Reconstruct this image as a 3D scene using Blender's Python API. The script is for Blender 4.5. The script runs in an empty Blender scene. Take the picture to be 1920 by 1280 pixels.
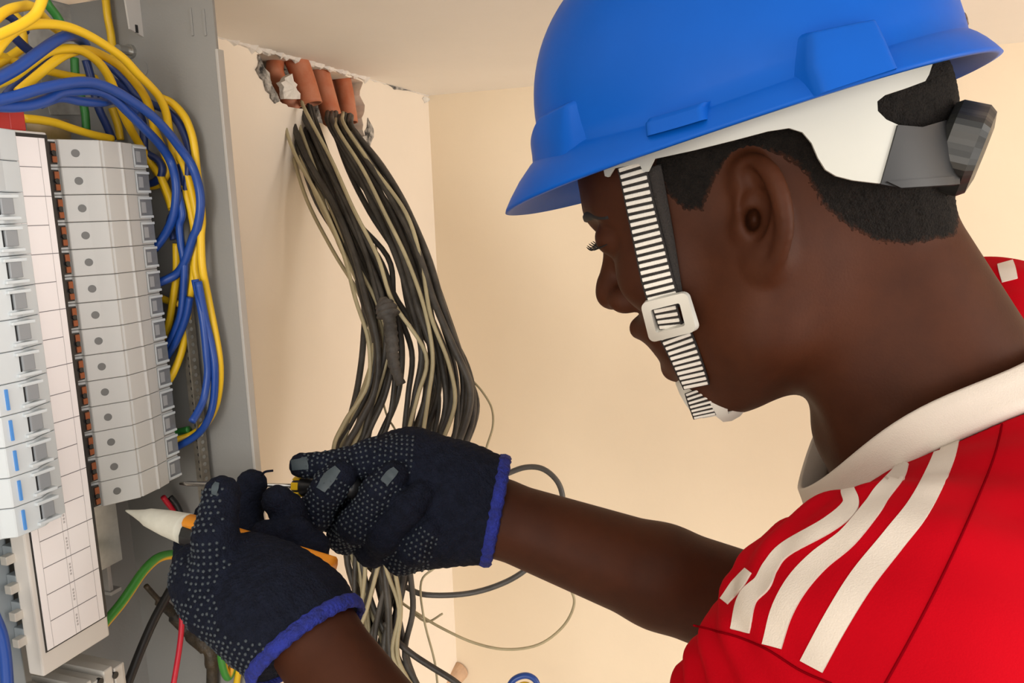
import bpy, bmesh, math, random
import numpy as np
from mathutils import Vector, Matrix
from mathutils.geometry import delaunay_2d_cdt, tessellate_polygon

random.seed(7); RNG = np.random.default_rng(7)
scene = bpy.context.scene
COL = scene.collection

# ------------------------------------------------------------------ camera
FPX = 1500.0
CAM = np.array([.54, 0., 1.5])
_yaw, _pit, _rol = math.radians(19.8), math.radians(9.35), math.radians(2.06)
_d = np.array([-math.sin(_yaw), math.cos(_yaw), 0.])
CF = math.cos(_pit) * _d - np.array([0, 0, math.sin(_pit)])
_r0 = np.array([math.cos(_yaw), math.sin(_yaw), 0.]); _u0 = np.cross(_r0, CF)
CR = math.cos(_rol) * _r0 - math.sin(_rol) * _u0
CU = math.sin(_rol) * _r0 + math.cos(_rol) * _u0
cd = bpy.data.cameras.new('camera'); cd.sensor_width = 36.0; cd.lens = FPX / 1920 * 36
cd.clip_start = .02; cd.clip_end = 50
co = bpy.data.objects.new('camera', cd); COL.objects.link(co)
co.matrix_world = Matrix(((CR[0], CU[0], -CF[0], CAM[0]), (CR[1], CU[1], -CF[1], CAM[1]), (CR[2], CU[2], -CF[2], CAM[2]), (0, 0, 0, 1)))
scene.camera = co

# ------------------------------------------------------------------ world and lights
w = bpy.data.worlds.new('world'); scene.world = w; w.use_nodes = True
w.node_tree.nodes['Background'].inputs[0].default_value = (1.0, .96, .91, 1)
w.node_tree.nodes['Background'].inputs[1].default_value = 1.2

def area(name, loc, target, size, power, color, size_y=None):
    ld = bpy.data.lights.new(name, 'AREA'); ld.energy = power; ld.color = color
    ld.shape = 'RECTANGLE'; ld.size = size; ld.size_y = size_y or size
    o = bpy.data.objects.new(name, ld); COL.objects.link(o); o.location = loc
    o.rotation_euler = (Vector(target) - Vector(loc)).to_track_quat('-Z', 'Y').to_euler()
    return o
# unseen area lights added to brighten the scene: one far right, one behind camera
area('side_fill_light', (3.6, .15, 1.45), (.2, .95, 1.4), 1.5, 62, (1.0, .95, .89), 1.5)
area('rear_fill_light', (.75, -3.7, 1.45), (.5, 1.1, 1.5), 1.6, 62, (1.0, .95, .88), 1.8)
vs = scene.view_settings
vs.view_transform = 'Standard'; vs.look = 'None'; vs.gamma = 1.0; vs.exposure = 0.15
vs.use_curve_mapping = False

# ------------------------------------------------------------------ pixel helpers (photo frame 1920 x 1280, real distances)
def ray(x, y): return CF + CR * ((x - 960) / FPX) + CU * ((640 - y) / FPX)
def PD(x, y, t): return CAM + ray(x, y) * t
def PA(x, y, v, a):
    q = ray(x, y); return CAM + q * ((v - CAM[a]) / q[a])
def proj(P):
    v = np.atleast_2d(P) - CAM; z = v @ CF
    return np.stack([960 + FPX * (v @ CR) / z, 640 - FPX * (v @ CU) / z, z], 1)

# ------------------------------------------------------------------ materials
MATS = {}
def mat(name, col, rough=.5, metal=0., vary=0., vscale=8., bump=0., bscale=200., col2=None, trans=0., sss=0., coat=0., spec=None, ior=None):
    if name in MATS: return MATS[name]
    m = bpy.data.materials.new(name); m.use_nodes = True
    nt = m.node_tree; b = nt.nodes['Principled BSDF']
    b.inputs['Base Color'].default_value = (*col, 1); b.inputs['Roughness'].default_value = rough
    b.inputs['Metallic'].default_value = metal
    if trans: b.inputs['Transmission Weight'].default_value = trans
    if coat: b.inputs['Coat Weight'].default_value = coat; b.inputs['Coat Roughness'].default_value = .15
    if spec is not None: b.inputs['Specular IOR Level'].default_value = spec
    if sss:
        b.inputs['Subsurface Weight'].default_value = sss
        b.inputs['Subsurface Radius'].default_value = (.006, .0025, .0012)
        b.inputs['Subsurface Scale'].default_value = 1.0
    tc = nt.nodes.new('ShaderNodeTexCoord')
    if vary or col2:
        n = nt.nodes.new('ShaderNodeTexNoise'); n.inputs['Scale'].default_value = vscale
        n.inputs['Detail'].default_value = 5; n.inputs['Roughness'].default_value = .6
        nt.links.new(tc.outputs['Object'], n.inputs['Vector'])
        r = nt.nodes.new('ShaderNodeValToRGB')
        c2 = col2 or tuple(max(0, c * (1 - vary)) for c in col)
        r.color_ramp.elements[0].position = .35; r.color_ramp.elements[1].position = .65
        r.color_ramp.elements[0].color = (*c2, 1); r.color_ramp.elements[1].color = (*col, 1)
        nt.links.new(n.outputs['Fac'], r.inputs['Fac']); nt.links.new(r.outputs['Color'], b.inputs['Base Color'])
    if bump:
        n2 = nt.nodes.new('ShaderNodeTexNoise'); n2.inputs['Scale'].default_value = bscale
        n2.inputs['Detail'].default_value = 3
        nt.links.new(tc.outputs['Object'], n2.inputs['Vector'])
        bp = nt.nodes.new('ShaderNodeBump'); bp.inputs['Strength'].default_value = bump; bp.inputs['Distance'].default_value = .002
        nt.links.new(n2.outputs['Fac'], bp.inputs['Height']); nt.links.new(bp.outputs['Normal'], b.inputs['Normal'])
    MATS[name] = m; return m

# ------------------------------------------------------------------ object helpers
def tag(o, label=None, cat=None, group=None, kind=None):
    if label: o['label'] = label
    if cat: o['category'] = cat
    if group: o['group'] = group
    if kind: o['kind'] = kind
    return o
def mesh_obj(name, v, f, m=None, parent=None, smooth=True, mesh=None):
    if mesh is None:
        mesh = bpy.data.meshes.new(name)
        if isinstance(v, np.ndarray) and isinstance(f, np.ndarray):
            n, k = f.shape
            mesh.vertices.add(len(v)); mesh.vertices.foreach_set('co', v.astype(np.float32).ravel())
            mesh.loops.add(n * k); mesh.loops.foreach_set('vertex_index', f.astype(np.int32).ravel())
            mesh.polygons.add(n); mesh.polygons.foreach_set('loop_start', np.arange(0, n * k, k, dtype=np.int32))
            mesh.update(calc_edges=True)
        else:
            mesh.from_pydata([tuple(map(float, q)) for q in v], [], [tuple(map(int, q)) for q in f])
            bm = bmesh.new(); bm.from_mesh(mesh); bmesh.ops.recalc_face_normals(bm, faces=bm.faces); bm.to_mesh(mesh); bm.free()
        if smooth: mesh.polygons.foreach_set('use_smooth', [True] * len(mesh.polygons))
        if m: mesh.materials.append(m)
    o = bpy.data.objects.new(name, mesh); COL.objects.link(o)
    if parent is not None:
        o.parent = parent
        off = Vector((0, 0, 0)); q = parent
        while q is not None: off += Vector(q.location); q = q.parent
        o.location = -off
    return o
def empty(name, loc=(0, 0, 0)):
    o = bpy.data.objects.new(name, None); COL.objects.link(o); o.location = loc
    o.empty_display_size = .01
    return o
class MB:
    def __init__(s): s.v = []; s.f = []
    def add(s, v, f):
        k = len(s.v); s.v += [tuple(map(float, q)) for q in v]; s.f += [tuple(i + k for i in q) for q in f]; return s
    def box(s, a, b):
        (x0, y0, z0), (x1, y1, z1) = a, b
        return s.add([(x0, y0, z0), (x1, y0, z0), (x1, y1, z0), (x0, y1, z0), (x0, y0, z1), (x1, y0, z1), (x1, y1, z1), (x0, y1, z1)],
                     [(0, 3, 2, 1), (4, 5, 6, 7), (0, 1, 5, 4), (1, 2, 6, 5), (2, 3, 7, 6), (3, 0, 4, 7)])
    def obox(s, c, ax, h):
        c = np.asarray(c, float); A = [np.asarray(a, float) for a in ax]
        v = [c + A[0] * h[0] * i + A[1] * h[1] * j + A[2] * h[2] * k for k in (-1, 1) for i, j in ((-1, -1), (1, -1), (1, 1), (-1, 1))]
        return s.add(v, [(0, 3, 2, 1), (4, 5, 6, 7), (0, 1, 5, 4), (1, 2, 6, 5), (2, 3, 7, 6), (3, 0, 4, 7)])
    def prism(s, poly, a0, a1, axis=2):
        n = len(poly); v = []
        for z in (a0, a1):
            for (p, q) in poly:
                v.append((p, q, z) if axis == 2 else ((p, z, q) if axis == 1 else (z, p, q)))
        f = [tuple(range(n))[::-1], tuple(range(n, 2 * n))] + [(i, (i + 1) % n, n + (i + 1) % n, n + i) for i in range(n)]
        return s.add(v, f)
    def cyl(s, a, b, r, seg=14, r2=None):
        a = np.asarray(a, float); b = np.asarray(b, float); t = (b - a) / np.linalg.norm(b - a)
        u = np.cross(t, [0, 0, 1.]) if abs(t[2]) < .9 else np.cross(t, [1., 0, 0]); u /= np.linalg.norm(u); w_ = np.cross(t, u)
        r2 = r if r2 is None else r2; v = []
        for c, q in ((a, r), (b, r2)):
            for i in range(seg):
                an = 2 * math.pi * i / seg; v.append(c + q * (u * math.cos(an) + w_ * math.sin(an)))
        return s.add(v, [tuple(range(seg))[::-1], tuple(range(seg, 2 * seg))] + [(i, (i + 1) % seg, seg + (i + 1) % seg, seg + i) for i in range(seg)])
    def build(s, name, m, parent=None, smooth=False, bevel=0, seg=2):
        o = mesh_obj(name, s.v, s.f, m, parent, smooth)
        if bevel:
            bm = bmesh.new(); bm.from_mesh(o.data)
            es = [e for e in bm.edges if len(e.link_faces) == 2 and e.calc_face_angle(0) > .5]
            bmesh.ops.bevel(bm, geom=es, offset=bevel, segments=seg, affect='EDGES', profile=.6)
            bm.to_mesh(o.data); bm.free()
        return o
def spline(pts, n=8):
    P = np.asarray(pts, float)
    if len(P) < 3:
        t = np.linspace(0, 1, n + 1)[:, None]; return P[0] * (1 - t) + P[-1] * t
    E = np.vstack([2 * P[0] - P[1], P, 2 * P[-1] - P[-2]]); out = []
    for i in range(1, len(E) - 2):
        p0, p1, p2, p3 = E[i - 1:i + 3]
        for t in np.arange(n) / n:
            out.append(.5 * ((2 * p1) + (-p0 + p2) * t + (2 * p0 - 5 * p1 + 4 * p2 - p3) * t * t + (-p0 + 3 * p1 - 3 * p2 + p3) * t ** 3))
    out.append(P[-1]); return np.array(out)
def tube_geo(path, r, seg=8, caps=True, u0=None):
    path = np.asarray(path, float); n = len(path); R_ = np.full(n, r) if np.isscalar(r) else np.asarray(r)
    T = np.gradient(path, axis=0); T /= np.linalg.norm(T, axis=1)[:, None] + 1e-12
    u = np.cross(T[0], [0, 0, 1.]) if u0 is None else np.asarray(u0, float)
    if np.linalg.norm(u) < 1e-3: u = np.cross(T[0], [1., 0, 0])
    v = []; an = np.arange(seg) * 2 * math.pi / seg
    for i in range(n):
        u = u - T[i] * (u @ T[i]); u /= np.linalg.norm(u); w_ = np.cross(T[i], u)
        v.append(path[i] + R_[i] * (np.cos(an)[:, None] * u + np.sin(an)[:, None] * w_))
    v = np.vstack(v); f = []
    for i in range(n - 1):
        for j in range(seg):
            k = (j + 1) % seg; f.append((i * seg + j, i * seg + k, (i + 1) * seg + k, (i + 1) * seg + j))
    if caps: f += [tuple(range(seg))[::-1], tuple(range((n - 1) * seg, n * seg))]
    return v, f
def tube(name, pts, r, m, parent=None, seg=8, n=8):
    v, f = tube_geo(spline(pts, n), r, seg); return mesh_obj(name, v, f, m, parent)

# ------------------------------------------------------------------ signed-distance modelling (organic shapes as closed meshes)
def smin(a, b, k):
    h = np.clip(.5 + .5 * (b - a) / k, 0, 1); return b * (1 - h) + a * h - k * h * (1 - h)
def smax(a, b, k): return -smin(-a, -b, k)
def cap(p, a, b, ra, rb):
    a = np.asarray(a, float); ab = np.asarray(b, float) - a
    t = np.clip(((p - a) @ ab) / (ab @ ab + 1e-12), 0, 1)
    return np.linalg.norm(p - a - t[:, None] * ab, axis=1) - (ra + (rb - ra) * t)
def rotY(deg):
    a = math.radians(deg); return np.array([[math.cos(a), 0, math.sin(a)], [0, 1, 0], [-math.sin(a), 0, math.cos(a)]])
def ell(p, c, r, R=None):
    q = p - np.asarray(c, float)
    if R is not None: q = q @ R
    r = np.asarray(r, float); k0 = np.linalg.norm(q / r, axis=1); k1 = np.linalg.norm(q / (r * r), axis=1) + 1e-9
    return k0 * (k0 - 1) / k1
def chain(p, pts, k=.006):
    d = None
    for (a, ra), (b, rb) in zip(pts[:-1], pts[1:]):
        e = cap(p, a, b, ra, rb); d = e if d is None else smin(d, e, k)
    return d
def sdf_mesh(fn, lo, hi, h, B=8, newton=1):
    lo = np.asarray(lo, float); nb = np.ceil((np.asarray(hi) - lo) / (h * B)).astype(int)
    I = np.stack(np.meshgrid(*[np.arange(k) for k in nb], indexing='ij'), -1).reshape(-1, 3)
    d = fn(lo + (I + .5) * B * h)
    I = I[np.abs(d) < (B * h * .5 * 1.733 + h) * 1.35]
    g = np.stack(np.meshgrid(*[np.arange(B + 1)] * 3, indexing='ij'), -1)
    vals = np.empty((len(I),) + (B + 1,) * 3)
    for s in range(0, len(I), 600):
        idx = I[s:s + 600, None, None, None, :] * B + g[None]
        vals[s:s + 600] = fn((lo + idx * h).reshape(-1, 3)).reshape(idx.shape[:-1])
    N = nb * B + 2
    def key(ijk): return (ijk[..., 0].astype(np.int64) * N[1] + ijk[..., 1]) * N[2] + ijk[..., 2]
    S = vals < 0
    c = [S[:, i:i + B, j:j + B, k:k + B] for i in (0, 1) for j in (0, 1) for k in (0, 1)]
    sm = sum(x.astype(np.int8) for x in c); act = (sm > 0) & (sm < 8)
    bi, i, j, k = np.nonzero(act); base = I[bi] * B + np.stack([i, j, k], 1)
    cv = np.stack([vals[bi, i + a, j + b_, k + e] for a in (0, 1) for b_ in (0, 1) for e in (0, 1)], 1)
    off = np.array([(a, b_, e) for a in (0, 1) for b_ in (0, 1) for e in (0, 1)], float)
    acc = np.zeros((len(base), 3)); cnt = np.zeros(len(base))
    for a in range(8):
        for b_ in range(a + 1, 8):
            if abs(off[a] - off[b_]).sum() != 1: continue
            va, vb = cv[:, a], cv[:, b_]; mk = (va < 0) != (vb < 0)
            t = np.where(mk, va / np.where(mk, va - vb, 1), 0)
            acc += mk[:, None] * (off[a] + t[:, None] * (off[b_] - off[a])); cnt += mk
    V = lo + (base + acc / cnt[:, None]) * h
    K = key(base); o = np.argsort(K); K = K[o]; V = V[o]
    F = []
    for ax in range(3):
        sl0 = [slice(0, B)] * 3; sl1 = [slice(0, B)] * 3; sl1[ax] = slice(1, B + 1)
        s0 = S[(slice(None), *sl0)]; s1 = S[(slice(None), *sl1)]
        bi, i, j, k = np.nonzero(s0 != s1); P = I[bi] * B + np.stack([i, j, k], 1)
        e1, e2 = np.eye(3, dtype=int)[(ax + 1) % 3], np.eye(3, dtype=int)[(ax + 2) % 3]
        quad = np.stack([P - e1 - e2, P - e2, P, P - e1], 1); ok = (quad >= 0).all((1, 2))
        kk = key(quad); pos = np.clip(np.searchsorted(K, kk), 0, len(K) - 1); ok &= (K[pos] == kk).all(1)
        fl = s0[bi, i, j, k]; pos[~fl] = pos[~fl][:, ::-1]
        F.append(pos[ok])
    F = np.vstack(F)
    for _ in range(newton):
        e = h * .5; d0 = fn(V); G = np.stack([fn(V + np.eye(3)[a] * e) - d0 for a in range(3)], 1) / e
        V = V - np.clip(d0, -h, h)[:, None] * G / np.maximum((G * G).sum(1), .2)[:, None]
    return V, F
def cast(px, py, fn, off=0., t0=.2, t1=1.1, miss=None):
    X = np.atleast_1d(np.asarray(px, float)); Y = np.atleast_1d(np.asarray(py, float))
    D = CF + CR * ((X - 960) / FPX)[:, None] + CU * ((640 - Y) / FPX)[:, None]; L = np.linalg.norm(D, axis=1)
    t = np.full(len(X), t0); best = np.full(len(X), 9.); bt = t.copy()
    for _ in range(70):
        d = fn(CAM + D * t[:, None]) - off; b = d < best; best = np.where(b, d, best); bt = np.where(b, t, bt)
        t = np.minimum(t + np.maximum(d, -.002) * .8 / L, t1)
    return CAM + D * bt[:, None]
def grad(fn, P, e=.0008):
    d0 = fn(P); G = np.stack([fn(P + np.eye(3)[a] * e) - d0 for a in range(3)], 1)
    return G / (np.linalg.norm(G, axis=1)[:, None] + 1e-9)
def inpoly(P, poly):
    x, y = P[:, 0], P[:, 1]; r = np.zeros(len(P), bool); n = len(poly)
    for i in range(n):
        (x1, y1), (x2, y2) = poly[i], poly[(i + 1) % n]
        c = ((y1 > y) != (y2 > y)) & (x < (x2 - x1) * (y - y1) / ((y2 - y1) or 1e-9) + x1); r ^= c
    return r
def polysdf(P, poly):
    d = np.full(len(P), 1e9); n = len(poly); A = np.asarray(poly, float)
    for i in range(n):
        a, b = A[i], A[(i + 1) % n]; ab = b - a; t = np.clip(((P - a) @ ab) / (ab @ ab), 0, 1)
        d = np.minimum(d, np.linalg.norm(P - a - t[:, None] * ab, axis=1))
    return np.where(inpoly(P, A), -d, d)
def tri2d(poly, step, holes=()):
    pts = []; edges = []
    for loop in (poly, *holes):
        L = []
        for i in range(len(loop)):
            a = np.array(loop[i], float); b = np.array(loop[(i + 1) % len(loop)], float)
            k = max(1, int(np.linalg.norm(b - a) / step))
            for t in range(k): L.append(a + (b - a) * t / k)
        s = len(pts); pts += L; edges += [(s + i, s + (i + 1) % len(L)) for i in range(len(L))]
    A = np.array(poly, float); lo, hi = A.min(0), A.max(0)
    gx, gy = np.meshgrid(np.arange(lo[0], hi[0], step), np.arange(lo[1], hi[1], step)); G = np.stack([gx.ravel(), gy.ravel()], 1)
    keep = polysdf(G, poly) < -step * .45
    for hl in holes: keep &= polysdf(G, hl) > step * .45
    pts += list(G[keep])
    r = delaunay_2d_cdt([Vector((float(a[0]), float(a[1]))) for a in pts], edges, [], 0, 1e-6)
    V = np.array([(q[0], q[1]) for q in r[0]]); Fc = []
    for f in r[2]:
        c = V[list(f)].mean(0)[None]
        if inpoly(c, poly)[0] and not any(inpoly(c, hl)[0] for hl in holes): Fc.append(list(f))
    return V, Fc
def shell(name, P, F, thick, m, parent, toward=None):
    """closed thin solid from a triangulated sheet; outer = P, inner = P + toward*thick"""
    P = np.asarray(P); n = len(P); Q = P + toward * thick
    from collections import Counter
    ec = Counter(); 
    for f in F:
        for a, b in zip(f, f[1:] + f[:1]): ec[(a, b)] += 1
    fs = [tuple(f) for f in F] + [tuple(i + n for i in f[::-1]) for f in F]
    for (a, b) in ec:
        if (b, a) not in ec: fs.append((b, a, a + n, b + n))
    o = mesh_obj(name, np.vstack([P, Q]).tolist(), fs, m, parent)
    bm = bmesh.new(); bm.from_mesh(o.data)
    for e in bm.edges:
        if len(e.link_faces) == 2 and e.calc_face_angle(0) > .7: e.smooth = False
    bm.to_mesh(o.data); bm.free(); return o

# ================================================================== THE ROOM
ZC = 1.677          # underside of the low soffit
YB = 1.160          # back wall
M_wall = mat('wall_paint', (.86, .73, .55), .85, vary=.06, vscale=2.5, bump=.12, bscale=90)
M_wall2 = mat('wall_paint_side', (.85, .745, .62), .85, vary=.06, vscale=2.5, bump=.12, bscale=90)
M_ceil = mat('ceiling_paint', (.90, .85, .79), .9, vary=.05, vscale=3, bump=.15, bscale=60)
M_conc = mat('broken_concrete', (.50, .46, .41), .95, vary=0, col2=(.022, .020, .019), vscale=95, bump=1., bscale=160)
M_plaster = mat('broken_plaster', (.80, .75, .68), .9, vary=.25, vscale=60, bump=.6, bscale=180)
M_floor = mat('floor_screed', (.66, .61, .54), .8, vary=.2, vscale=5, bump=.3)

hole_px = [(483, 101), (500, 98), (524, 99), (560, 108), (598, 122), (640, 137), (664, 146), (680, 155), (674, 176), (683, 198), (677, 222), (683, 256),
           (664, 262), (640, 244), (612, 238), (588, 224), (566, 204), (540, 199), (524, 188), (512, 168), (503, 150), (492, 128)]
rag = random.Random(3)
hole = []
for i, (a, b) in enumerate(hole_px):
    c = hole_px[(i + 1) % len(hole_px)]
    for t in (0, .33, .66):
        x = a + (c[0] - a) * t + rag.uniform(-3, 3); y = b + (c[1] - b) * t + rag.uniform(-2, 3)
        q = PA(x, y, 0., 0); hole.append((q[1], min(q[2], ZC - .0015)))
outer = [(-4.0, 0.), (YB, 0.), (YB, 2.7), (-4.0, 2.7)]
def ngon_hole(outer, hole):
    loops = [[Vector((y, z, 0)) for y, z in outer], [Vector((y, z, 0)) for y, z in hole]]
    flat = outer + hole
    return flat, [tuple(t) for t in tessellate_polygon(loops)]
flat, tris = ngon_hole(outer, hole)
v = [(0, y, z) for y, z in flat]; f = list(tris)
k = len(v); nh = len(hole); no = len(outer)
v += [(-.05 + rag.uniform(-.004, .004), y + rag.uniform(-.002, .002), z) for y, z in hole]
f += [(no + i, no + (i + 1) % nh, k + (i + 1) % nh, k + i) for i in range(nh)]
wl = tag(mesh_obj('wall_left', v, f, M_wall2, smooth=False), 'beige painted wall carrying the cabinet, with the ragged conduit hole', kind='structure')
# rough concrete at the bottom of the hole
ys = [p[0] for p in hole]; zs = [p[1] for p in hole]
G = 26; vv = []; ff = []
for i in range(G + 1):
    for j in range(G + 1):
        vv.append((-.040 + rag.uniform(-.006, .006), min(ys) - .012 + (max(ys) - min(ys) + .024) * i / G, min(zs) - .012 + (max(zs) - min(zs) + .024) * j / G))
ff = [(i * (G + 1) + j, (i + 1) * (G + 1) + j, (i + 1) * (G + 1) + j + 1, i * (G + 1) + j + 1) for i in range(G) for j in range(G)]
mesh_obj('broken_concrete', vv, ff, M_conc, wl, smooth=False)
def chip(name, px, seed, m, parent, off=.0016):
    r = random.Random(seed); n = len(px); pts = []
    for i in range(n):
        a, b = px[i], px[(i + 1) % n]
        for t in (0, .25, .5, .75):
            pts.append((a[0] + (b[0] - a[0]) * t + r.uniform(-2.5, 2.5), a[1] + (b[1] - a[1]) * t + r.uniform(-1.6, 1.6)))
    P = [PA(x, y, 0, 0) for x, y in pts]; P = [(0, p[1], min(p[2], ZC - .0005)) for p in P]
    c = np.mean(P, 0); v = [(off * r.uniform(.5, 1.2), p[1], p[2]) for p in P] + [(off * 1.7, c[1], c[2])] + [(-.001, p[1], p[2]) for p in P]
    k = len(P); f = [(i, (i + 1) % k, k) for i in range(k)] + [(i, (i + 1) % k, k + 1 + (i + 1) % k, k + 1 + i) for i in range(k)]
    return mesh_obj(name, v, f, m, parent, smooth=False)
chip('chipped_plaster', [(722, 156), (748, 155), (778, 162), (770, 171), (740, 168)], 1, M_conc, wl)
chip('chipped_plaster', [(790, 183), (812, 182), (818, 188), (796, 192)], 2, M_plaster, wl)
chip('chipped_plaster', [(474, 84), (496, 82), (494, 98), (480, 100)], 4, M_plaster, wl)
chip('plaster_lump', [(664, 262), (684, 254), (690, 222), (702, 246), (690, 285)], 9, M_conc, wl)
chip('plaster_lump', [(484, 102), (503, 150), (512, 168), (524, 188), (512, 194), (494, 160), (480, 130)], 8, M_conc, wl, .003)
b = MB().box((0, YB, 0), (4.2, YB + .1, 2.7)).build('wall_back', M_wall); tag(b, 'plain warm beige wall behind the man', kind='structure')
b = MB().box((0, .36, ZC), (4.2, YB + .1, ZC + .15)).build('ceiling', M_ceil); tag(b, 'low grey beige soffit over the cables', kind='structure')
# ragged plaster edge where soffit and side wall meet
v, f = [], []
n = 90
for i in range(n + 1):
    y = .66 + (YB - .66) * i / n; a = .0012 + rag.uniform(0, .0015) + (rag.uniform(.001, .008) if .70 < y < .97 else 0)
    v += [(a, y, ZC + .0006), (0, y, ZC - a * rag.uniform(.2, .9)), (a * .55, y, ZC - a * .45)]
for i in range(n):
    f += [(3 * i, 3 * i + 2, 3 * i + 5, 3 * i + 3), (3 * i + 2, 3 * i + 1, 3 * i + 4, 3 * i + 5)]
mesh_obj('plaster_edge', v, f, mat('edge_plaster', (.80, .745, .68), .9, vary=.15, vscale=50, bump=.4), bpy.data.objects['ceiling'], smooth=False)
b = MB().box((-.1, -4.2, -.05), (4.2, YB + .1, 0)).build('floor', M_floor); tag(b, 'bare screed floor', kind='structure')

# ================================================================== THE CABINET
M_grey = mat('grey_powder_coat', (.27, .267, .255), .55, vary=.06, vscale=6, bump=.05, bscale=500)
M_greyl = mat('cabinet_edge_paint', (.44, .42, .39), .5)
M_dirt = mat('dirty_back_plate', (.50, .49, .46), .8, col2=(.22, .21, .19), vscale=22, bump=.3, bscale=80)
M_steel = mat('zinc_steel', (.62, .62, .60), .28, 1.0, vary=.2, vscale=60)
M_white = mat('breaker_plastic', (.50, .50, .485), .42, vary=.03, vscale=30)
M_coolw = mat('breaker_plastic_cool', (.56, .60, .62), .4, vary=.03, vscale=30)
M_clear = mat('smoky_window', (.20, .21, .225), .25, vary=.2, vscale=120)
M_screw = mat('screw_recess', (.13, .13, .125), .5)
M_copper = mat('copper_busbar', (.30, .105, .05), .4, .7)
M_black = mat('black_plastic', (.012, .012, .013), .4)
M_paper = mat('label_paper', (.84, .80, .80), .6, vary=.03, vscale=10)
M_ink = mat('printed_line', (.16, .145, .15), .7)
M_ink2 = mat('printed_grey_text', (.46, .43, .43), .7)
M_bluep = mat('blue_print', (.07, .25, .62), .5)
M_frame = mat('label_frame_plastic', (.62, .585, .545), .45)
YC = .502; CZ0, CZ1 = .93, 1.668
cab = empty('electrical_cabinet', (.0, .25, CZ0)); tag(cab, 'open grey metal electrical cabinet fixed to the left wall', 'cabinet')
MB().box((.001, -.12, CZ0), (.006, YC + .002, CZ1)).build('back_panel', M_grey, cab)
sp = MB().box((.006, YC, CZ0), (.14, YC + .0022, CZ1)).build('side_panel', M_grey, cab)
MB().box((.1385, YC - .0005, CZ0), (.141, YC + .0065, 1.6225)).build('front_flange', M_greyl, cab, bevel=.0006)
MB().box((.006, -.12, CZ0), (.14, -.1178, CZ1)).build('side_panel', M_grey, cab)
MB().box((.006, -.12, CZ0), (.14, YC, CZ0 + .002)).build('bottom_panel', M_grey, cab)
for a, b_ in (((352, 15), (362, 68)), ((377, 17), (386, 68))):
    q0 = PA((a[0] + b_[0]) / 2, a[1], YC, 1); q1 = PA((a[0] + b_[0]) / 2, b_[1], YC, 1)
    MB().box((q0[0] - .0011, YC - .0009, q1[2]), (q0[0] + .0011, YC + .0002, q0[2])).build('embossed_rib', M_grey, sp, bevel=.0004)
q = PA(266, 129, YC, 1); MB().cyl((q[0], YC + .0002, q[2]), (q[0], YC - .0006, q[2]), .006, 20).build('knockout_disc', M_grey, sp, smooth=False)
q = PA(246, 97, YC, 1)
sc = MB().cyl((q[0], YC, q[2]), (q[0], YC - .003, q[2]), .0052, 18).cyl((q[0], YC - .003, q[2]), (q[0], YC - .013, q[2]), .0032, 14).build('screw', M_steel, cab)
# hanging mounting bracket with slot
q0 = PA(232, -20, .075, 0); q1 = PA(274, 72, .075, 0)
br = MB().prism([(q0[1], 1.668), (q0[1] + .002, q1[2] + .004), (q1[1], q1[2]), (q1[1] - .001, 1.668)], .0735, .075, 0).build('mounting_bracket', mat('bracket_zinc', (.62, .60, .57), .45, .2), cab)
qh = PA(257, 54, .0755, 0); MB().box((.0745, qh[1] - .0012, qh[2] - .0028), (.0754, qh[1] + .0012, qh[2] + .0028)).build('slot', M_black, br)
# whitish mortar smeared on the back plate
q0 = PA(48, 2, .0065, 0); q1 = PA(150, 90, .0065, 0)
mesh_obj('mortar_smear', *(lambda Y, Z: ([(.0068, y, z) for y, z in zip(Y, Z)] + [(.006, y, z) for y, z in zip(Y, Z)], [tuple(range(len(Y)))] + [(i, (i + 1) % len(Y), len(Y) + (i + 1) % len(Y), len(Y) + i) for i in range(len(Y))]))(
    [PA(x, y, .0068, 0)[1] for x, y in ((44, -10), (158, -10), (157, 60), (152, 130), (150, 215), (95, 215), (70, 120), (48, 60))],
    [min(1.667, PA(x, y, .0068, 0)[2]) for x, y in ((44, -10), (158, -10), (157, 60), (152, 130), (150, 215), (95, 215), (70, 120), (48, 60))]), M_dirt, cab, smooth=False)
# perforated earth rail on the side panel
qa = PA(362, 560, YC - .006, 1); qb = PA(384, 905, YC - .006, 1)
x0 = .5 * (qa[0] + qb[0])
rail = MB().box((x0 - .010, YC - .007, 1.270), (x0 + .001, YC - .0055, 1.452)).box((x0 + .001, YC - .0145, 1.270), (x0 + .0025, YC - .0055, 1.452)).box((x0 - .010, YC - .0055, 1.28), (x0 - .006, YC, 1.29)).box((x0 - .010, YC - .0055, 1.43), (x0 - .006, YC, 1.44))\
    .build('perforated_rail', mat('dull_zinc_rail', (.30, .27, .22), .5, .5, vary=.4, vscale=90), cab)
hb = MB(); hs = MB()
for i in range(30):
    z = 1.274 + i * .0060
    hb.cyl((x0 - .0048, YC - .0071, z), (x0 - .0048, YC - .00745, z), .0017, 10)
    hs.cyl((x0 + .0025, YC - .0105, z), (x0 + .0029, YC - .0105, z), .0016, 10)
tag(hb.build('rail_hole', M_black, rail), kind='stuff'); tag(hs.build('rail_screw', M_steel, rail), kind='stuff')
# white cable duct behind the label strip
q0 = PA(188, 965, .03, 0); q1 = PA(213, 1105, .03, 0)
MB().box((.006, q0[1], q1[2]), (.03, q1[1], 1.50)).box((.006, q0[1] - .001, q1[2] - .003), (.032, q1[1] + .006, q1[2])).build('cable_duct', M_greyl, cab, bevel=.0005)

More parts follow.
